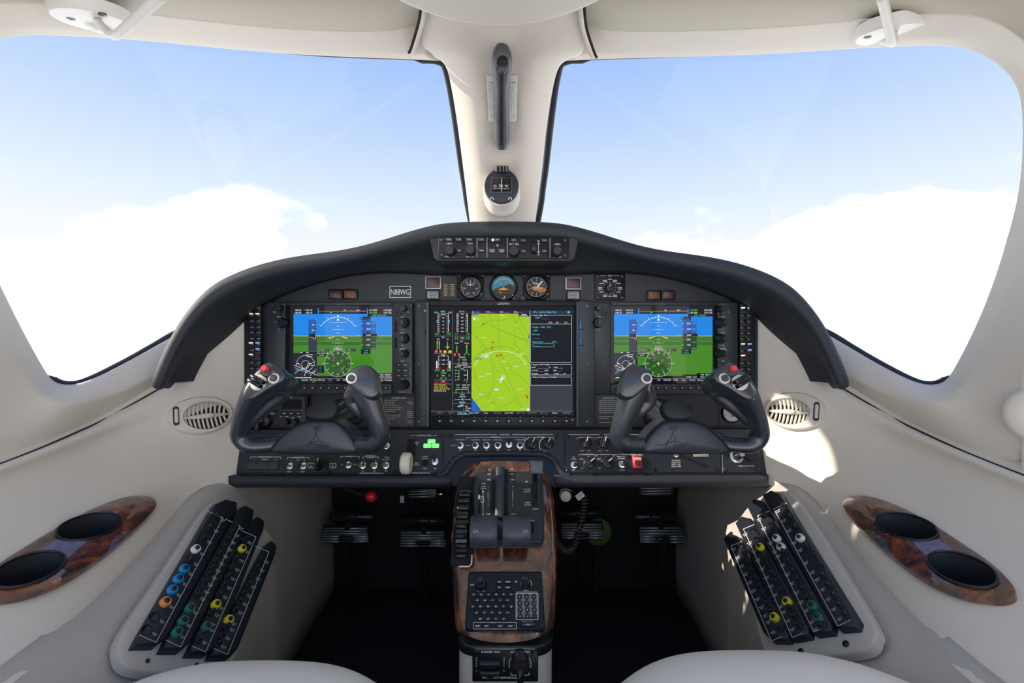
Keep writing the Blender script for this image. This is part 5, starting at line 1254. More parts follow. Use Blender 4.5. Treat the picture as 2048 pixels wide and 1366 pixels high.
    cx_ = q.at(927, 1045); R_w = abs(b0 - b1) * .56
    ctr = q.W(cx_[0], cx_[1], 0) - q.n * (R_w * .66)
    wh = Pl(ctr - q.u * .011, -q.u, q.n); wh.n = -q.u; wh.u = q.n; wh.v = wh.n.cross(wh.u)
    w = part('trim_wheel', MB().lathe(wh, 0, 0, [(R_w * .7, -.022), (R_w * .93, -.022), (R_w * .96, -.020), (R_w * .96, -.002), (R_w * .93, 0), (R_w * .7, 0)], 48), 'gloss_black', root, 'black ribbed pitch trim wheel', 40)
    rib = None
    for i in range(ang_n):
        t = 2 * math.pi * i / ang_n; pos = ctr + (q.n * math.cos(t) + q.v * math.sin(t)) * (R_w * .975)
        rad = (q.n * math.cos(t) + q.v * math.sin(t)); tan = -q.u.cross(rad)
        if (pos - ctr).dot(q.n) < R_w * .55: continue
        if rib is None: rib = to_mesh('grip_rib', MB().prism(LOCAL, rr(-.0112, -.0045, .0112, .0045, .003, 3), -.004, .005, .003), 'gloss_black')
        tan = rad.cross(q.u)
        mt = Matrix(((q.u.x, tan.x, rad.x, pos.x), (q.u.y, tan.y, rad.y, pos.y), (q.u.z, tan.z, rad.z, pos.z), (0, 0, 0, 1))); inst('grip_rib', rib, w, mt)
    # throttle levers: drum handles on flat arms
    for x0, x1, tx in ((941, 996, 951), (1005, 1061, 1050)):
        y = 1063; A, B = q.w(x0, y, .034), q.w(x1, y, .034); ax = (B - A).normalized(); rr_ = .0245
        cyl = Pl(A, ax, q.n); cyl.n = ax; cyl.u = q.n - ax * q.n.dot(ax); cyl.u.normalize(); cyl.v = ax.cross(cyl.u); Lh = (B - A).length
        l = part('throttle_lever', MB().lathe(cyl, 0, 0, [(rr_ * .5, 0), (rr_ * .93, 0), (rr_, .002), (rr_, .0035), (rr_ * .985, .0042), (rr_, .005), (rr_, Lh - .005), (rr_ * .985, Lh - .0042), (rr_, Lh - .0035), (rr_, Lh - .002), (rr_ * .93, Lh), (rr_ * .5, Lh)], 40), 'yoke_cover', root, 'grey black drum shaped throttle handle', 40)
        cc = Canvas(Pl(q.w(tx, 1062, .034 + rr_ + .0005), q.n + Vector((0, -.25, -.12)), q.u), 0); cc.text('GA', tx, 1062, 6, (.42, .44, .46)); cc.build('lettering', l)
        xm = 988 if x0 < 1000 else 1013; part('lever_arm', MB().tube([q.w(xm, 1050, 0), q.w(xm, 1056, .02), q.w(xm, 1060, .034)], [.006] * 3, 8), 'metal_dark', l)
    # flap lever with square grey knob
    part('flap_slot', MB().box(q, 1062, 958, 1078, 1018, h0 + .004, h0 + .0066, 2), 'hole_black', root)
    part('flap_guide', MB().box(q, 1073, 960, 1080, 1018, h0 + .004, h0 + .010, 2, .002), 'bezel_grey', root)
    fl = part('flap_lever', MB().tube([q.w(1069, 966, 0), q.w(1069, 955, .02), q.w(1071, 942, .04)], [.0055, .005, .005], 10), 'gloss_black', root, None, 50)
    fk = Pl(P(1072, 934, .775), (0, -1, .28), (1, 0, 0)); part('flap_knob', MB().prism(fk, fk.poly([(1058, 920), (1087, 922), (1086, 948), (1060, 948)]), -.018, 0, .0025, 0, True), 'gray_tab', fl, 'square grey flap knob')
    part('sync_switch', MB().box(q, 1063, 1051, 1068, 1071, h0 + .004, h0 + .010, 2, .001), 'hole_black', root)
    # beige trim strip by the slot
    part('slot_edge', MB().tube([q.w(918, 1133, .004), q.w(938, 1133, .004), q.w(943, 1128, .004), q.w(944, 1110, .004)], .0012, 6), 'white_plastic', root)
    return root
pedestal()

def keyboard():
    q = PED; h0 = .012
    root = thing('keyboard_unit', 'black flight management keypad with letter keys set in the wood pedestal', 'keypad', q.w(1010, 1262))
    part('case', MB().prism(q, q.poly(smooth_poly([(938, 1150), (942, 1147), (1080, 1147), (1083, 1150), (1090, 1255), (1087, 1263), (1080, 1264), (938, 1263), (932, 1261), (931, 1253)], 1)), -.004, h0, .002), 'mfd_black', root, None, 30)
    part('number_plate', MB().box(q, 1032, 1187, 1076, 1239, h0, h0 + .0008, 2), 'keypad_grey', root, 'grey number pad plate')
    c = Canvas(q, h0 + .0003); f = Canvas(q, h0 + .0046)
    km = {}
    def key(x, y, w=11, h=6.5, t=None, rnd=False, hp=3.4):
        k = (w, h, rnd)
        a, b = q.at(x, y, h0)
        if k not in km:
            sc = q.k(x, y); mb = MB()
            if rnd: mb.lathe(LOCAL, 0, 0, [(w / 2 * sc, 0), (w / 2 * sc, .003), (w * .38 * sc, .0042)], 18)
            else: mb.prism(LOCAL, rr(-w / 2 * sc, -h / 2 * sc, w / 2 * sc, h / 2 * sc, 1 * sc, 2), 0, .0042, .001)
            km[k] = to_mesh('key', mb, 'button_black')
        inst('key', km[k], root, q.mat(a, b, h0))
        if t: f.text(t, x, y, hp, WH, wmax=w * .8)
    rows = [('ABCDEF', 947, 1189, 15.1), ('GHIJK', 954.5, 1200.5, 15.2), ('LMNOPQ', 945.5, 1213, 15.4), ('RSTUV', 953, 1225.5, 15.5), ('WXYZ', 960.5, 1238, 15.6)]
    for s, x0, y, st in rows:
        for i, ch in enumerate(s): key(x0 + i * st, y, t=ch)
    for x, y, t in ((998.5, 1164, 'DIR'), (1016, 1164, 'MENU'), (998.5, 1175, 'FPL'), (1016, 1175, 'PROC')): key(x, y, 12, 6.5, t, hp=2.8)
    for i, t in enumerate(('BKSP', 'SPC', 'CLR', 'ENT')): key((955.5, 973, 1000, 1021)[i], 1252, 15 if i < 3 else 19, 7, t, hp=2.8)
    c.frame(947, 1245, 1032.5, 1258, .9); c.frame(1032, 1187, 1076, 1239, .9, W_, 8)
    for i, t in enumerate('123456789'): key(1039 + (i % 3) * 14.2 + (i // 3) * .6, 1194 + (i // 3) * 13, 9.5, 9.5, t, True)
    for i, t in enumerate(('+/-', '0', '.')): key(1040.5 + i * 14.2, 1233, 9.5, 9.5, t, True, 2.8)
    key(1056, 1249, 30, 7.5, '<  SEL  >', hp=2.8); c.text('SOFTKEY SELECT', 1055, 1243, 2.2)
    c.text('FMS', 944.5, 1170, 3.4); c.text('PUSH CRSR', 962, 1182.5, 2.2); c.text('RANGE', 1052, 1181, 2.2); c.text('R', 1046, 1156, 2.6); c.text('PAN', 1052, 1184, 2.0)
    c.arc(1052.5, 1168, 10.5, -110, -40, .9); c.arc(1052.5, 1168, 10.5, 40, 110, .9); c.circ(1032, 1163.5, 2, (.5, .5, .5), 2, 10)
    c.build('lettering', root); f.build('key_legends', root)
    for x, y, r1, r2 in ((962, 1170, 10.5, 6), (1051, 1168, 8, 5)):
        k = q.k(x, y); a, b = q.at(x, y, h0); o = part('knob', MB().knob(q, a, b, r1 * k, .014, h0), 'knob_black', root, None, 50); part('knob_cap', MB().knob(q, a, b, r2 * k, .016, h0 + .013, flare=1.0), 'knob_black', o, None, 50)
    screws(root, q, [(939, 1254), (1082, 1252), (944, 1154), (1076, 1154)], 4, 'gloss_black', h0)
keyboard()

def trim_panel():
    f = vert(.6505)
    root = thing('rudder_trim_panel', 'black rudder and aileron trim panel at the foot of the pedestal', 'switch panel', f.w(1010, 1360))
    part('plate', MB().box(f, 945, 1300, 1076, 1361, -.004, .003, 2, .001), 'mfd_black', root); c = Canvas(f, .0034)
    c.text('RUDDER TRIM', 981, 1303.5, 4.2); c.text('AILERON TRIM', 1040, 1303.5, 4.2); c.text('! EMERGENCY GEAR RELEASE', 1000, 1355, 4)
    for x, t in ((953, 'NOSE L'), (1008, 'NOSE R')):
        for i, ch in enumerate(t): c.text(ch, x, 1316 + i * 5, 3.2)
    c.arc(1040, 1328, 22, -110, -55, 1); c.arc(1040, 1328, 22, 55, 110, 1); c.lines([(1022, 1345), (1022, 1350), (1058, 1350), (1058, 1345)], 1); c.build('lettering', root)
    for y in (1322, 1340): part('rudder_rocker', MB().prism(f, f.poly([(961, y - 7), (1000, y - 7), (1003, y - 2), (990, y + 6), (981, y + 9), (972, y + 6), (958, y - 2)]), .002, .012, .003), 'button_black', root)
    k = rot_knob(root, f, 1040, 1330, 15, .014, h0=.003); part('knob_grip', MB().box(f, 1033, 1318, 1047, 1342, .014, .026, 3, .003), 'knob_black', k)
    screws(root, f, [(955, 1306), (1064, 1305), (953, 1354), (1064, 1353)], 3, 'gloss_black', .003)
trim_panel()
# ------------------------------------------------------------------ side furniture
def mpl(pl):      # mirrored plane frame
    q = Pl(mir(pl.o), Vector((-pl.n.x, pl.n.y, pl.n.z)), Vector((pl.u.x, -pl.u.y, -pl.u.z))); return q

def cut_wall(wall, cutters):
    """open the cup wells through the armrest skin (applied here, cutters removed)"""
    mb = MB()
    for vs in cutters: mb.add(*vs)
    me = bpy.data.meshes.new('cut'); off = Vector(wall.location); me.from_pydata([p - off for p in mb.v], [], mb.f)
    bm = bmesh.new(); bm.from_mesh(me); bmesh.ops.recalc_face_normals(bm, faces=bm.faces); bm.to_mesh(me); bm.free()
    co = bpy.data.objects.new('cut', me); COL.objects.link(co); co.location = off
    b = wall.modifiers.new('wells', 'BOOLEAN'); b.operation = 'DIFFERENCE'; b.solver = 'EXACT'; b.object = co
    bpy.context.view_layer.update()
    dg = bpy.context.evaluated_depsgraph_get(); new = bpy.data.meshes.new_from_object(wall.evaluated_get(dg))
    old = wall.data; wall.modifiers.clear(); wall.data = new; new.name = 'armrest_wall'
    new.materials.clear(); new.materials.append(M('beige_trim')); new.shade_smooth(); new.set_sharp_from_angle(angle=math.radians(45))
    new.polygons.foreach_set('material_index', [0] * len(new.polygons))
    bpy.data.objects.remove(co); bpy.data.meshes.remove(me)
def cup_holder(side):
    pl = CUP; m = side == 'left'
    tr = (lambda mb: mb.mirrored()) if m else (lambda mb: mb)
    loc = P(1850, 1110, .62); loc = mir(loc) if m else loc
    root = thing('cup_holder', 'burl wood cup holder panel with two oval wells in the %s armrest' % side, 'cup holder', loc, 'pair of wood cup holders')
    out = pl.poly(smooth_poly([(1687, 1014), (1691, 1000), (1708, 994), (1740, 995), (1790, 1011), (1850, 1041), (1920, 1086), (1985, 1131), (2022, 1168), (2032, 1188), (2022, 1199), (1990, 1202), (1920, 1190), (1850, 1160), (1790, 1118), (1740, 1075), (1705, 1040)], 4))
    w1 = pl.poly([(1817 + 64 * math.cos(t) * .985 - 26 * math.sin(t) * -.17, 1063 + 64 * math.cos(t) * .17 + 26 * math.sin(t)) for t in [2 * math.pi * i / 36 for i in range(36)]])
    w2 = pl.poly([(1929 + 74 * math.cos(t) * .96 - 32 * math.sin(t) * -.12, 1150 + 74 * math.cos(t) * .25 + 32 * math.sin(t)) for t in [2 * math.pi * i / 36 for i in range(36)]])
    def hh(a, b):      # pillowed top: highest along the middle
        d = min(math.hypot(a - p, b - q) for p, q in out); return .008 - .006 * max(0, 1 - d / .028) ** 2
    bm = bmesh.new(); edges = []
    for loop in (out, w1, w2):
        vs = [bm.verts.new((a, b, 0)) for a, b in loop]; edges += [bm.edges.new((vs[i], vs[(i + 1) % len(vs)])) for i in range(len(vs))]
    bmesh.ops.triangle_fill(bm, edges=edges, use_beauty=True)
    bmesh.ops.subdivide_edges(bm, edges=[e for e in bm.edges if e.calc_length() > .012 and not e.is_boundary], cuts=2, use_grid_fill=True)
    bmesh.ops.triangulate(bm, faces=bm.faces)
    mb = MB(); bm.verts.index_update(); mb.add([pl.W(v.co.x, v.co.y, hh(v.co.x, v.co.y)) for v in bm.verts], [[v.index for v in f.verts] for f in bm.faces]); bm.free()
    n0 = len(mb.v)
    for loop, dn in ((out, -.006), (w1, -.004), (w2, -.004)):
        k = len(loop); mb.add([pl.W(a, b, hh(a, b)) for a, b in loop] + [pl.W(a, b, dn) for a, b in loop], [[i, (i + 1) % k, k + (i + 1) % k, k + i] for i in range(k)])
    part('wood_panel', tr(mb), 'burl_wood', root, 'glossy burl wood panel', 50)
    down = (-pl.n + Vector((.25, 0, -.6))).normalized()
    cutters = []
    for w_ in (w1, w2):
        ca = sum(a for a, b in w_) / 36; cb = sum(b for a, b in w_) / 36
        rows = [[pl.W(a, b, .0065) for a, b in w_]]
        for s, d in ((.985, .004), (.96, .03), (.93, .058), (.8, .066), (.02, .067)): rows.append([pl.W(ca + (a - ca) * s, cb + (b - cb) * s, .006) + down * d for a, b in w_])
        part('cup_well', tr(MB().grid(rows, closed=True)), 'hood_vinyl', root, 'dark oval cup well', 50)
        rim = [pl.W(a, b, .0082) for a, b in w_]; part('well_rim', tr(MB().tube(rim + rim[:2], .0016, 6, cap=False)), 'gloss_black', root, 'thin glossy rim', 180)
        n = 36; top = [pl.W(ca + (a - ca) * 1.02, cb + (b - cb) * 1.02, .03) - down * 0 for a, b in w_]; bot = [pl.W(ca + (a - ca) * 1.02, cb + (b - cb) * 1.02, 0) + down * .09 for a, b in w_]
        vs = top + bot
        if m: vs = [mir(p) for p in vs]
        cutters.append((vs, [list(range(n)), list(range(n, 2 * n))[::-1]] + [[i, (i + 1) % n, n + (i + 1) % n, n + i] for i in range(n)]))
    cut_wall(bpy.data.objects['wall_' + side], cutters)
both(cup_holder)

VENT = pl3(P(1540, 823, .926), P(1655, 823, .862), P(1600, 780, .902))
def air_vent(side, cx, cy, ra, rb, gx, gy, ga, gb, rot, tx):
    pl = VENT if side == 'right' else mpl(VENT)
    root = thing('air_vent', 'oval beige air vent with curved slats on the %s side wall' % side, 'air vent', pl.w(cx, cy + rb), 'pair of oval air vents')
    def el(x, y, a, b, n=40): return pl.poly([(x + a * math.cos(t) * math.cos(rot) - b * math.sin(t) * math.sin(rot), y + a * math.cos(t) * math.sin(rot) + b * math.sin(t) * math.cos(rot)) for t in [2 * math.pi * i / n for i in range(n)]])
    o_, g_, g2 = el(cx, cy, ra, rb), el(gx, gy, ga, gb), el(gx, gy, ga * .94, gb * .92)
    mb = MB()
    # bezel: outer edge rises to a flat ring, then drops to the grille opening
    mb.grid([[pl.W(a, b, -.012) for a, b in el(cx, cy, ra * 1.0, rb * 1.0)], [pl.W(a, b, .006) for a, b in el(cx, cy, ra * .985, rb * .97)], [pl.W(a, b, .009) for a, b in el(cx, cy, ra * .95, rb * .92)], [pl.W(a, b, .008) for a, b in el(gx, gy, ga * 1.05, gb * 1.06)], [pl.W(a, b, .009) for a, b in g_], [pl.W(a, b, .002) for a, b in g2], [pl.W(a, b, -.004) for a, b in g2]], closed=True)
    part('bezel', mb, 'beige_trim', root, None, 60, face_cam=True)
    part('duct', MB().prism(pl, el(gx, gy, ga * .97, gb * .96), -.006, -.002), 'hole_black', root, 'dark duct opening')
    sx = pl.u; 
    for i in range(10):
        t = -0.86 + 1.72 * i / 9; hgt = math.sqrt(max(0, 1 - t * t)); pts = []
        for j in range(7):
            s = -1 + 2 * j / 6; bow = (1 - s * s) * 5 * (1 if side == 'right' else -1)
            lx, ly = ga * t * .94 + (bow if True else 0) * (.7), gb * hgt * .92 * s
            pts.append(pl.w(gx + lx * math.cos(rot) - ly * math.sin(rot), gy + lx * math.sin(rot) + ly * math.cos(rot), .002))
        part('slat', MB().tube(pts, .0021, 6, flat=1.3, ref=tuple(sx)), 'beige_trim', root, None, 180)
    e0 = (gx - ga * .95 * math.cos(rot), gy - ga * .95 * math.sin(rot)); e1 = (gx + ga * .95 * math.cos(rot), gy + ga * .95 * math.sin(rot))
    part('cross_bar', MB().tube([pl.w(*e0, .005), pl.w(gx, gy, .007), pl.w(*e1, .005)], [.002, .0055, .002], 8, flat=.5, ref=tuple(pl.v)), 'beige_trim', root, None, 180)
    part('tab', MB().prism(pl, el(gx, gy + 1, 15, 5, 20), .007, .013, .002), 'beige_trim', root, 'oval vent tab')
    a, b = pl.at(tx, cy, .008); k = pl.k(tx, cy)
    part('wheel_slot', MB().prism(pl, rr(a - 5 * k, b - 19 * k, a + 5 * k, b + 19 * k, 4.5 * k, 4), .0075, .0092), 'rubber', root, 'dark thumbwheel slot')
    part('thumbwheel', MB().prism(pl, rr(a - 2.6 * k, b - 14 * k, a + 3.4 * k, b + 14 * k, 2.5 * k, 4), .008, .013, .0015), 'beige_trim', root)
air_vent('right', 1592, 823, 62, 38, 1578, 824, 44, 26.5, .06, 1633)
air_vent('left', 399, 832, 67, 38, 412, 832, 48, 28, -.10, 352)

def breaker_panel(side, base, strips, screw_pts):
    pl = BRK if side == 'right' else mpl(BRK)
    root = thing('breaker_panel', 'angled circuit breaker panel with four black strips low on the %s wall' % side, 'breaker panel', pl.w(*base[-1]), 'pair of circuit breaker panels')
    part('base_plate', MB().prism(pl, pl.poly(smooth_poly(base, 3)), -.012, .003, .003), 'wall_lower', root, 'beige base plate', 40)
    bk_me = {}
    def dev(kind, pos, parent):
        if kind not in bk_me:
            mb = MB(); r = .0040
            if kind == 'hole': mb.lathe(LOCAL, 0, 0, [(.0066, 0), (.0066, .0006), (.0060, .0008), (.0058, -.004)], 18)
            else:
                if kind != 'black': mb.lathe(LOCAL, 0, 0, [(.0064, 0), (.0064, .005), (.0058, .0060), (.0034, .0060), (.0030, .004)], 20, 1)
                mb.lathe(LOCAL, 0, 0, [(r * 1.2, 0), (r * 1.2, .002), (r * .75, .0025), (r * .72, .0075), (r * .55, .0085)], 14, 0)
            mats = ['hole_black'] if kind == 'hole' else (['button_black'] if kind == 'black' else ['button_black', 'collar_' + kind])
            bk_me[kind] = to_mesh('breaker', mb, mats, smooth=45)
        h = .016; a, b = pl.at(*pos, h); inst('breaker', bk_me[kind], parent, pl.mat(a, b, h))
    for outline, l0, l1, n, col, frame, txt in strips:
        cen = (sum(p[0] for p in outline) / len(outline), sum(p[1] for p in outline) / len(outline))
        s = part('breaker_strip', MB().prism(pl, pl.poly(outline), 0, .016, .003), 'panel_paint', root, 'black breaker strip', 40)
        c = Canvas(pl, .0163)
        pos = [(l0[0] + (l1[0] - l0[0]) * i / (n - 1), l0[1] + (l1[1] - l0[1]) * i / (n - 1)) for i in range(n)]
        used = [(x, y) for x, y, k in col]
        for x, y, k in col: dev(k, (x, y), s)
        d = (Vector(l1) - Vector(l0)).normalized(); nrm = Vector((-d.y, d.x)) * (1 if side == 'right' else -1)
        for p in pos:
            if all(math.hypot(p[0] - u[0], p[1] - u[1]) > 11 for u in used): dev('black', p, s); used.append(p)
        for p in used:
            q = Vector(p) + nrm * txt
            ang = math.atan2(-d.x, -d.y) if False else 0
            for j in (0, 1):
                cx_, cy_ = q + d * (j * 3.4 - 1.7); hw = 5.2 - j * 1.6; e = nrm * hw
                c.line(cx_ - e.x, cy_ - e.y, cx_ + e.x, cy_ + e.y, 1.5, (.42, .44, .47))
        c.lines(frame, 1.1, (.62, .64, .66)); c.build('lettering', s)
    screws(root, pl, screw_pts, 4.5, 'gloss_black', .003)
def fr(p0, p1, d, hook):      # long white bracket line with hooks at both ends
    return [(p0[0] + hook[0], p0[1] + hook[1]), p0, p1, (p1[0] + hook[0], p1[1] + hook[1])]
breaker_panel('right', [(1452, 1068), (1478, 1040), (1500, 1012), (1530, 990), (1560, 983), (1592, 996), (1660, 1095), (1748, 1245), (1754, 1278), (1738, 1302), (1690, 1312), (1600, 1322), (1540, 1330), (1500, 1200)], [
    ([(1458, 1087), (1470, 1074), (1486, 1082), (1594, 1280), (1590, 1293), (1556, 1292), (1540, 1275)], (1483, 1092), (1562, 1258), 11, [(1552, 1237, 'yellow')], fr((1462, 1092), (1543, 1282), 1, (22, -9)), 17),
    ([(1482, 1056), (1494, 1042), (1512, 1046), (1634, 1268), (1632, 1284), (1596, 1290), (1582, 1272)], (1506, 1062), (1600, 1252), 12, [(1523, 1096, 'yellow'), (1577, 1206, 'yellow')], fr((1487, 1058), (1585, 1275), 1, (22, -9)), 17),
    ([(1503, 1018), (1514, 1006), (1534, 1010), (1680, 1262), (1678, 1276), (1642, 1280), (1626, 1262)], (1534, 1032), (1646, 1252), 13, [(1556, 1079, 'white'), (1565, 1096, 'white'), (1628, 1214, 'green'), (1639, 1237, 'green')], fr((1515, 1032), (1628, 1264), 1, (24, -10)), 17),
    ([(1536, 1000), (1554, 990), (1574, 998), (1732, 1254), (1728, 1268), (1692, 1271), (1676, 1256)], (1571, 1014), (1694, 1230), 12, [(1603, 1078, 'white'), (1627, 1118, 'hole'), (1640, 1137, 'hole')], fr((1548, 1018), (1676, 1252), 1, (26, -12)), 17),
], [(1462, 1068), (1486, 1040), (1692, 1288), (1602, 1303)])
breaker_panel('left', [(548, 1098), (520, 1050), (470, 1005), (430, 1002), (400, 1030), (320, 1150), (244, 1262), (234, 1305), (250, 1336), (300, 1348), (400, 1352), (460, 1340), (505, 1200)], [
    ([(418, 1018), (440, 1008), (463, 1014), (462, 1030), (318, 1288), (298, 1304), (252, 1305), (262, 1285)], (430, 1032), (312, 1232), 10, [(389, 1100, 'white'), (366, 1140, 'blue'), (354, 1160, 'blue'), (342, 1182, 'blue'), (328, 1206, 'orange'), (309, 1235, 'hole'), (294, 1260, 'hole')], fr((446, 1036), (312, 1285), 1, (-34, -15)), 17),
    ([(467, 1026), (480, 1020), (497, 1030), (494, 1046), (366, 1296), (348, 1313), (308, 1313), (318, 1292)], (468, 1050), (392, 1192), 11, [(377, 1219, 'green'), (363, 1244, 'green'), (351, 1267, 'green')], fr((480, 1052), (361, 1294), 1, (-30, -14)), 15),
    ([(492, 1050), (504, 1042), (518, 1052), (516, 1068), (418, 1304), (400, 1320), (360, 1320), (370, 1300)], (486, 1080), (396, 1280), 12, [(482, 1099, 'yellow'), (429, 1211, 'yellow'), (410, 1255, 'green')], fr((512, 1074), (411, 1304), 1, (-28, -12)), 14),
    ([(521, 1098), (532, 1090), (542, 1102), (540, 1116), (462, 1308), (446, 1326), (404, 1326), (414, 1306)], (520, 1118), (434, 1288), 11, [(455, 1242, 'yellow')], fr((538, 1104), (455, 1309), 1, (-28, -12)), 14),
], [(295, 1322), (393, 1330)])

# ------------------------------------------------------------------ seats
def seat(side, x0, x1, yf, z):
    root = thing('pilot_seat', 'pale leather seat cushion at the bottom %s of the picture' % side, 'seat', Vector(((x0 + x1) / 2, .3, 0)), 'two pilot seats')
    mb = MB(); nx, ny = 9, 9; rows = []
    for j in range(ny):
        v = j / (ny - 1); y = yf - v * .52
        r = []
        for i in range(nx):
            u = i / (nx - 1) * 2 - 1; x = (x0 + x1) / 2 + (x1 - x0) / 2 * u
            crown = z - .022 * abs(u) ** 3.5 - .030 * max(0, 1 - v / .16) ** 2 - .006 * (1 - abs(u)) * v
            yy = y - .035 * abs(u) ** 3 * (1 if v < .3 else 0) * (1 - v / .3)
            r.append(Vector((x, yy, crown)))
        rows.append(r)
    front = [p + Vector((0, .010, -.035)) for p in rows[0]]; front2 = [p + Vector((0, -.005, -.09)) for p in rows[0]]
    mb.grid([front2, front] + rows + [[p + Vector((0, 0, -.09)) for p in rows[-1]]])
    for e in (0, -1): mb.grid([[r[e] for r in rows], [r[e] + Vector((.008 * (-1 if e == 0 else 1), 0, -.035)) for r in rows], [r[e] + Vector((0, 0, -.09)) for r in rows]])
    o = part('cushion', mb, 'seat_leather', root, None, 180); subsurf(o, 2)
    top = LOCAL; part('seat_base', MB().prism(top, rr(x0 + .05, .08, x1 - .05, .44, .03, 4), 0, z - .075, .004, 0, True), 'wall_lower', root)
seat('left', -.445, -.125, .545, .356); seat('right', .110, .435, .545, .368)

# ------------------------------------------------------------------ overhead
def sun_visor(side, cx, cy, Y, r, pts, lab, scr):
    pl = Pl(P(cx, cy, Y), (0, .27, -.96), (1, 0, 0)); k = Y / F
    root = thing('visor_mount', lab, 'visor mount', P(cx, cy, Y), 'pair of sun visor mounts')
    part('mount_disc', MB().lathe(pl, 0, 0, [(r * k, -.012), (r * k, .003), (r * k * .96, .006), (r * k * .3, .007)], 40), 'white_plastic', root, None, 40)
    part('pivot', MB().lathe(pl, *pl.at(pts[0][0], pts[0][1]), [(.018, .005), (.016, .009), (.010, .011), (.008, .013)], 20), 'white_plastic', root, None, 50)
    q = [P(*p) for p in pts]; q = [Vector(p) for p in smooth_poly([tuple(p) for p in q], 6, False)]
    part('visor_rod', MB().tube(q, .0058, 12), 'white_plastic', root, 'bent pale rod', 180)
    for x, y in scr:
        a, b = pl.at(x, y, .007); part('screw', MB().lathe(pl, a, b, [(.005, .005), (.005, .0075), (.002, .0075), (.0015, .007)], 12), 'metal_dark', root)
sun_visor('left', 184, 34, .672, 66, [(196, 44, .665), (212, 60, .645), (224, 70, .628), (236, 68, .610), (262, 46, .585), (330, -14, .53)], 'pale round visor mount with bent rod at the upper left', [(142, 38), (205, 30)])
sun_visor('right', 1786, 62, .70, 62, [(1786, 70, .69), (1787, 82, .675), (1783, 84, .655), (1777, 50, .62), (1762, -12, .56)], 'pale round visor mount with straight rod at the upper right', [(1735, 75), (1829, 66)])
def overhead():
    pl = Pl((X0 + .002, .463, 1.20), (0, 0, -1), (1, 0, 0)); pl.n = Vector((0, 0, -1)); pl.u = Vector((1, 0, 0)); pl.v = pl.n.cross(pl.u)
    root = thing('overhead_panel', 'round beige overhead panel at the top centre of the ceiling', 'overhead panel', (X0, .463, 1.20))
    part('dome', MB().lathe(pl, 0, 0, [(.205, -.075), (.212, -.02), (.217, .022), (.215, .029), (.205, .034), (.12, .037), (.01, .038)], 72), 'beige_trim', root, None, 60)
    part('centre_lamp', MB().lathe(pl, 0, 0, [(.05, .036), (.05, .042), (.042, .045), (.01, .046)], 32), 'white_plastic', root, None, 50)
overhead()
def grab_handle():
    root = thing('grab_handle', 'dark grey grab handle on the beige centre window post', 'handle', P(1003, 300, 1.0))
    q = smooth_poly([(*P(a, b, y), r * y / F) for a, b, y, r in [(1005, 90, .835, 11), (1004, 104, .838, 18), (1004, 128, .85, 20.5), (1003, 155, .873, 17.5), (1003, 195, .915, 14), (1003, 235, .957, 15), (1003, 265, .988, 15.5), (1003, 284, 1.005, 14), (1003, 297, 1.016, 9)]], 5, False)
    part('grip', MB().tube([Vector(p[:3]) for p in q], [p[3] for p in q], 20, ref=(1, 0, 0), flat=.8), 'metal_grip', root, None, 180)
    part('grip_strip', MB().tube([Vector(p[:3]) + Vector((0, -.012, -.004)) for p in q[12:-4]], [p[3] * .55 for p in q[12:-4]], 14, ref=(1, 0, 0)), 'rubber', root, 'black rubber grip strip', 180)
    for a, b, y0, y1 in ((1004, 112, .85, .90), (1003, 280, 1.01, 1.05)): part('bracket', MB().tube([P(a, b, y0), P(a, b + 2, y1)], [.012, .014], 14), 'metal_grip', root, None, 60)
    pl = Pl(P(1005, 127, .832), (0, -1, -.30), (1, 0, 0)); part('oval_inset', MB().prism(pl, pl.poly([(1005 + 11.5 * math.cos(t) * (1 - .15 * math.sin(t)), 128 + 17.5 * math.sin(t)) for t in [2 * math.pi * i / 28 for i in range(28)]]), -.012, .001, .001), 'gloss_black', root, 'black oval inset')
new_mat('metal_grip', (0.10, 0.105, 0.12), 0.34, metal=0.3)
grab_handle()
def post_placard():
    pl = pl3(P(974, 152, .902), P(1034, 152, .902), P(1004, 240, .972))
    root = thing('post_placard', 'grey printed card behind the grab handle on the post', 'placard', pl.w(1004, 242))
    part('card', MB().prism(pl, pl.poly([(973, 153), (975, 150), (1033, 150), (1035, 153), (1033, 239), (1031, 242), (980, 242), (978, 239)]), -.004, .004, .0008), 'placard_white', root); c = Canvas(pl, .0043); g = (.13, .13, .14)
    c.text('STEER', 983, 165, 3.4, g); c.text('STEER', 1025, 165, 3.4, g)
    for x, w in ((978.5, 'NORMAL PWR'), (1026, 'EMER PWR')):
        for i, ch in enumerate(w): c.text(ch, x + i * .15, 171 + i * 5.2, 2.8, g)
    for x in (983, 1022): c.line(x, 168, x + 1.5, 222, .4, g)
    for i in range(13): c.bars(4, 988.5, 171 + i * 4.2, 2.2, (.3, .3, .31)); c.bars(4, 1018, 171 + i * 4.2, 2.2, (.3, .3, .31))
    for i in range(3): c.dash(984, 228 + i * 4, 8, .9, (.4, .4, .41)); c.dash(1026, 228 + i * 4, 9, .9, (.4, .4, .41))
    c.build('lettering', root)
new_mat('placard_white', (0.62, 0.61, 0.59), 0.5)
post_placard()
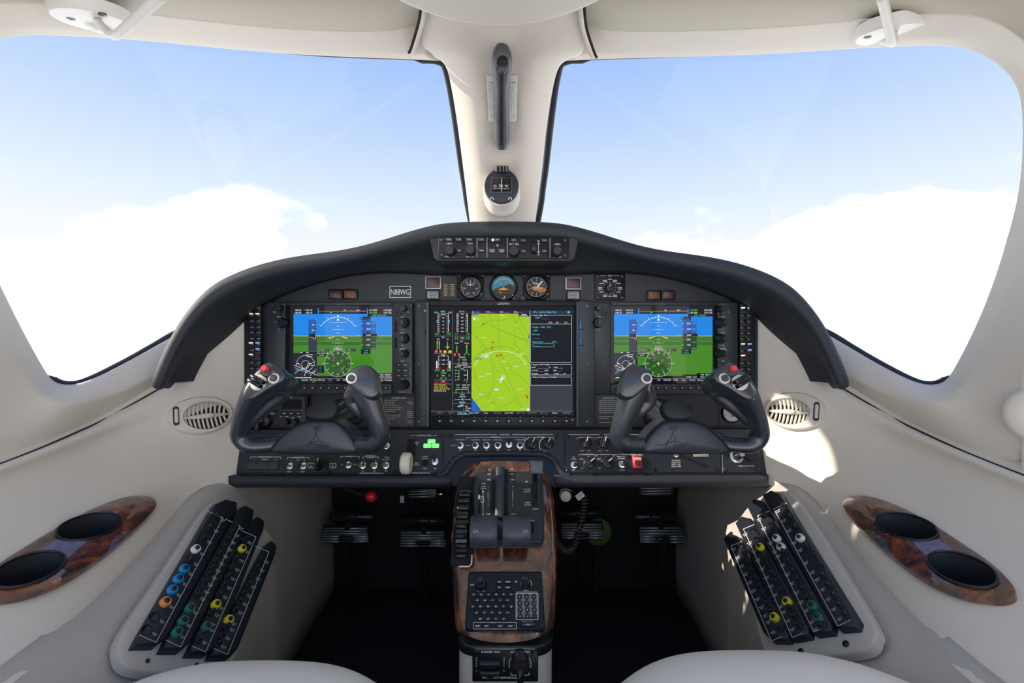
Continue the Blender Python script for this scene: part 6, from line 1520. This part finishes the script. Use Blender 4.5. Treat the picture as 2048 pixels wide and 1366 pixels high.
def compass():
    root = thing('magnetic_compass', 'round navy compass with white numerals on the centre window post', 'compass', P(1003, 410, 1.06))
    f = vert(1.055); k = 1.055 / F; a, b = f.at(1003, 374)
    part('housing', MB().lathe(f, *f.at(1003, 378), [(39 * k, -.07), (37 * k, -.01), (34.5 * k, .0), (30 * k, .001)], 48), 'beige_trim', root, 'beige housing', 50)
    part('face_ring', MB().lathe(f, a, b, [(34.5 * k, -.012), (34.5 * k, .006), (33 * k, .008), (30 * k, .0085)], 48), 'compass_navy', root, None, 40)
    part('window', MB().box(f, 982.5, 355.5, 1023.5, 385, .008, .0105, 5, .001), 'hole_black', root, 'black compass window'); c = Canvas(vert(1.044), 0)
    c.text('33', 990, 372, 5, WH); c.text('30', 1001.5, 371.5, 6, WH); c.text('W', 1013, 372, 5, WH); c.line(1003, 357, 1003, 384, .9)
    for i in range(15): c.line(987 + i * 2.2, 376, 987 + i * 2.2, 378.5 - (i % 3 == 0) * 1.2, .6)
    for x in (983.5, 1020): c.arc(x, 398.5, 3.4, -110, 110, 1.1, WH, 2, 8)
    c.frame(982.5, 355.5, 1023.5, 385, .8, (.12, .14, .2)); c.build('dial_print', root)
    m = part('light_bracket', MB().box(f, 990, 335, 1017, 349, -.01, .014, 3, .003), 'rubber', root); 
    for x in (994, 1001, 1008, 1013): part('bracket_fin', MB().box(f, x - 1, 338, x + 1, 350, .012, .019, .8, .001), 'bezel_grey', m)
    for x, y in ((984, 399), (1020, 399)): a, b = f.at(x, y, .009); part('adjust_screw', MB().lathe(f, a, b, [(.0034, .008), (.0034, .0105), (.0012, .0105)], 10), 'metal_dark', root)
new_mat('compass_navy', (0.018, 0.024, 0.045), 0.35)
compass()

# ------------------------------------------------------------------ footwell
def rudder_pedal(x0, x1, yb, yr0, yr1, skew, Y, lab):
    root = thing('rudder_pedal', lab, 'pedal', Vector((P((x0 + x1) / 2, yr1, Y).x, Y + .05, 0)), 'rudder pedals in the dark footwell')
    a, b = P(x0, yb, Y), P(x1, yb, Y); part('toe_bar', MB().tube([a, a.lerp(b, .03), a.lerp(b, .97), b], [.008, .0125, .0125, .008], 14), 'pedal_black', root, 'rounded black toe bar', 60)
    for t in (.38, .62): part('bolt', MB().sphere(a.lerp(b, t) + Vector((0, -.011, .004)), .004, 8, 6), 'gloss_black', root)
    pl = Pl(P((x0 + x1) / 2 + skew, (yr0 + yr1) / 2, Y - .005), (0, -1, .55), (1, 0, 0))
    part('foot_plate', MB().prism(pl, pl.poly([(x0 + skew - 1, yr0 - 8), (x1 + skew - 1, yr0 - 8), (x1 + skew, yr1 + 3), (x0 + skew, yr1 + 3)]), -.008, 0, .002, 0, True), 'pedal_black', root)
    for i in range(6):
        y = yr0 + (yr1 - yr0) * i / 5; s = skew * (i / 5) * .3
        if i < 3: segs = [(x0 + skew + s, x1 + skew + s - 4)]
        else: segs = [(x0 + skew + s, x0 + skew + s + (x1 - x0) * .38), (x0 + skew + s + (x1 - x0) * .66, x1 + skew + s)]
        for u, v in segs: part('tread_rib', MB().tube([pl.w(u, y, .001), pl.w(v, y, .001)], .0022, 6), 'pedal_rib', root, None, 180)
    part('heel_clip', MB().box(pl, (x0 + x1) / 2 + skew - 13, yr1 - 10, (x0 + x1) / 2 + skew + 13, yr1 - 1, 0, .012, 2, .003), 'pedal_black', root)
    top = pl.w((x0 + x1) / 2 + skew, yr1, -.006); part('pedal_arm', MB().tube([top, Vector((top.x, top.y + .03, .08)), Vector((top.x, top.y + .05, 0))], [.010, .011, .013], 10), 'pedal_black', root, None, 60); part('hinge_arm', MB().tube([a.lerp(b, .5), P((x0 + x1) / 2 + skew, yr0, Y)], .008, 8), 'pedal_black', root)
rudder_pedal(660, 750, 1033, 1057, 1083, -12, 1.16, 'leftmost black ribbed rudder pedal under the left panel')
rudder_pedal(804, 894, 1041, 1065, 1092, -2, 1.16, 'black ribbed rudder pedal just left of the pedestal')
rudder_pedal(1120, 1203, 1026, 1049, 1076, 3, 1.16, 'black ribbed rudder pedal just right of the pedestal by the coiled cord')
rudder_pedal(1266, 1354, 1033, 1056, 1084, 13, 1.16, 'rightmost black ribbed rudder pedal under the right panel')
def small_things():
    r = thing('brake_handle', 'red ball handle of the parking brake under the left panel', 'handle', P(743, 1004, .98))
    part('ball', MB().sphere(P(743, 993, .96), .0115, 20, 14), 'red_plastic', r, 'glossy red ball', 180); part('stem', MB().tube([P(741, 992, .965), P(700, 980, 1.05), P(690, 978, 1.2)], .0045, 8), 'metal_dark', r)
    r = thing('chrome_latch', 'small chrome knob under the panel left of the pedestal', 'latch', P(883, 996, .97))
    part('knob', MB().sphere(P(883, 987, .95), .008, 14, 10, sc=(1, 1, .8)), 'chrome', r, None, 180); part('stem', MB().tube([P(883, 987, .955), P(883, 975, 1.1)], .004, 8), 'metal_dark', r)
    r = thing('clip_tab', 'small grey tab hanging under the panel left of the pedestal', 'tab', P(804, 1008, 1.0)); part('tab', MB().box(vert(.98), 800, 992, 808, 1006, -.003, 0, 1, .0006), 'grey_print', r); part('tab_hook', MB().tube([P(804, 993, .982), P(804, 978, 1.0)], .002, 6), 'metal_dark', r)
    r = thing('headset_jack', 'round pale capped jack under the panel right of the pedestal', 'jack', P(1131, 1004, .98))
    f = vert(.97); a, b = f.at(1131, 992); part('socket', MB().lathe(f, a, b, [(.019, -.05), (.019, -.002), (.016, 0), (.012, 0)], 24), 'gloss_black', r, None, 40); part('cap', MB().lathe(f, a, b, [(.0115, -.01), (.0115, .003), (.009, .0045)], 20), 'white_plastic', r, 'pale round cap', 40)
    # coiled cord
    r = thing('coiled_cord', 'black coiled cord with a paper tag right of the pedestal', 'cord', P(1140, 1105, .93))
    path = [Vector(p) for p in smooth_poly([tuple(P(*p)) for p in ((1160, 985, .99), (1168, 1000, .96), (1165, 1030, .95), (1158, 1065, .94), (1146, 1095, .93), (1132, 1102, .93), (1118, 1092, .94), (1108, 1070, .96))], 40, False)]
    hx = []; n = len(path); turns = 34
    for i, p in enumerate(path):
        t = (path[min(i + 1, n - 1)] - path[max(i - 1, 0)]).normalized(); x = t.cross(Vector((0, 1, 0))).normalized(); y = t.cross(x); w = 2 * math.pi * turns * i / n
        hx.append(p + (x * math.cos(w) + y * math.sin(w)) * .0062)
    fine = [Vector(p) for p in smooth_poly([tuple(p) for p in hx], 2, False)]
    part('coil', MB().tube(fine, .0021, 6), 'rubber_grey', r, None, 180)
    pl = Pl(P(1160, 992, .955), (0, -1, .1), (1, 0, .75)); a, b = 0, 0
    tagp = part('paper_tag', MB().prism(pl, rr(-.0085, -.006, .0085, .006), -.0006, .0004), 'white_print', r, 'white paper tag'); c = Canvas(pl, .0006); c.text('337', 1160, 992, 6, (.12, .12, .13)); c.build('lettering', tagp)
    r = thing('green_pulley', 'green primed disc half hidden behind the pedal right of the pedestal', 'disc', P(1205, 1100, 1.22))
    f = vert(1.22); a, b = f.at(1196, 1064); part('disc', MB().lathe(f, a, b, [(.036, -.02), (.036, 0), (.032, .003), (.012, .003)], 32), 'green_primer', r, None, 40); part('bolt', MB().lathe(f, a, b, [(.01, 0), (.01, .008)], 6), 'metal_dark', r)
    part('stay', MB().tube([P(1196, 1064, 1.225), Vector((P(1196, 1064, 1.22).x, 1.26, 0))], .008, 8), 'metal_dark', r)
    # louvred plates below the panel
    for lab, x0, x1, y0, n in (('louvred plate under the right panel', 1281, 1342, 977, 3), ('louvred plate under the panel left of the pedestal', 818, 868, 983, 3)):
        r = thing('louvre_plate', lab, 'plate', P((x0 + x1) / 2, y0 + 14, 1.08)); f = vert(1.08); part('plate', MB().box(f, x0 - 4, y0 - 5, x1 + 4, y0 + 15, -.004, 0, 1, .0006), 'pedal_black', r)
        for i in range(n): part('louvre', MB().tube([f.w(x0, y0 + i * 5.5, .001), f.w(x1, y0 + i * 5.5 - 1, .001)], .0017, 6), 'pedal_rib', r, None, 180)
new_mat('rubber_grey', (0.035, 0.034, 0.034), 0.35)
small_things()
# round fitting on the right window frame, half out of the picture
def mask_port():
    pl = Pl(P(2086, 832, .57), (-.75, -.66, .1), None); r = thing('mask_port', 'round beige wall fitting cut off by the right picture edge', 'fitting', pl.o)
    part('ring', MB().lathe(pl, 0, 0, [(.036, -.015), (.036, .001), (.030, .008), (.017, .009)], 32), 'beige_trim', r, None, 50); part('core', MB().lathe(pl, 0, 0, [(.0165, .0), (.0165, .006), (.012, .008)], 24), 'brown_card', r, 'reddish brown centre', 50)
mask_port()
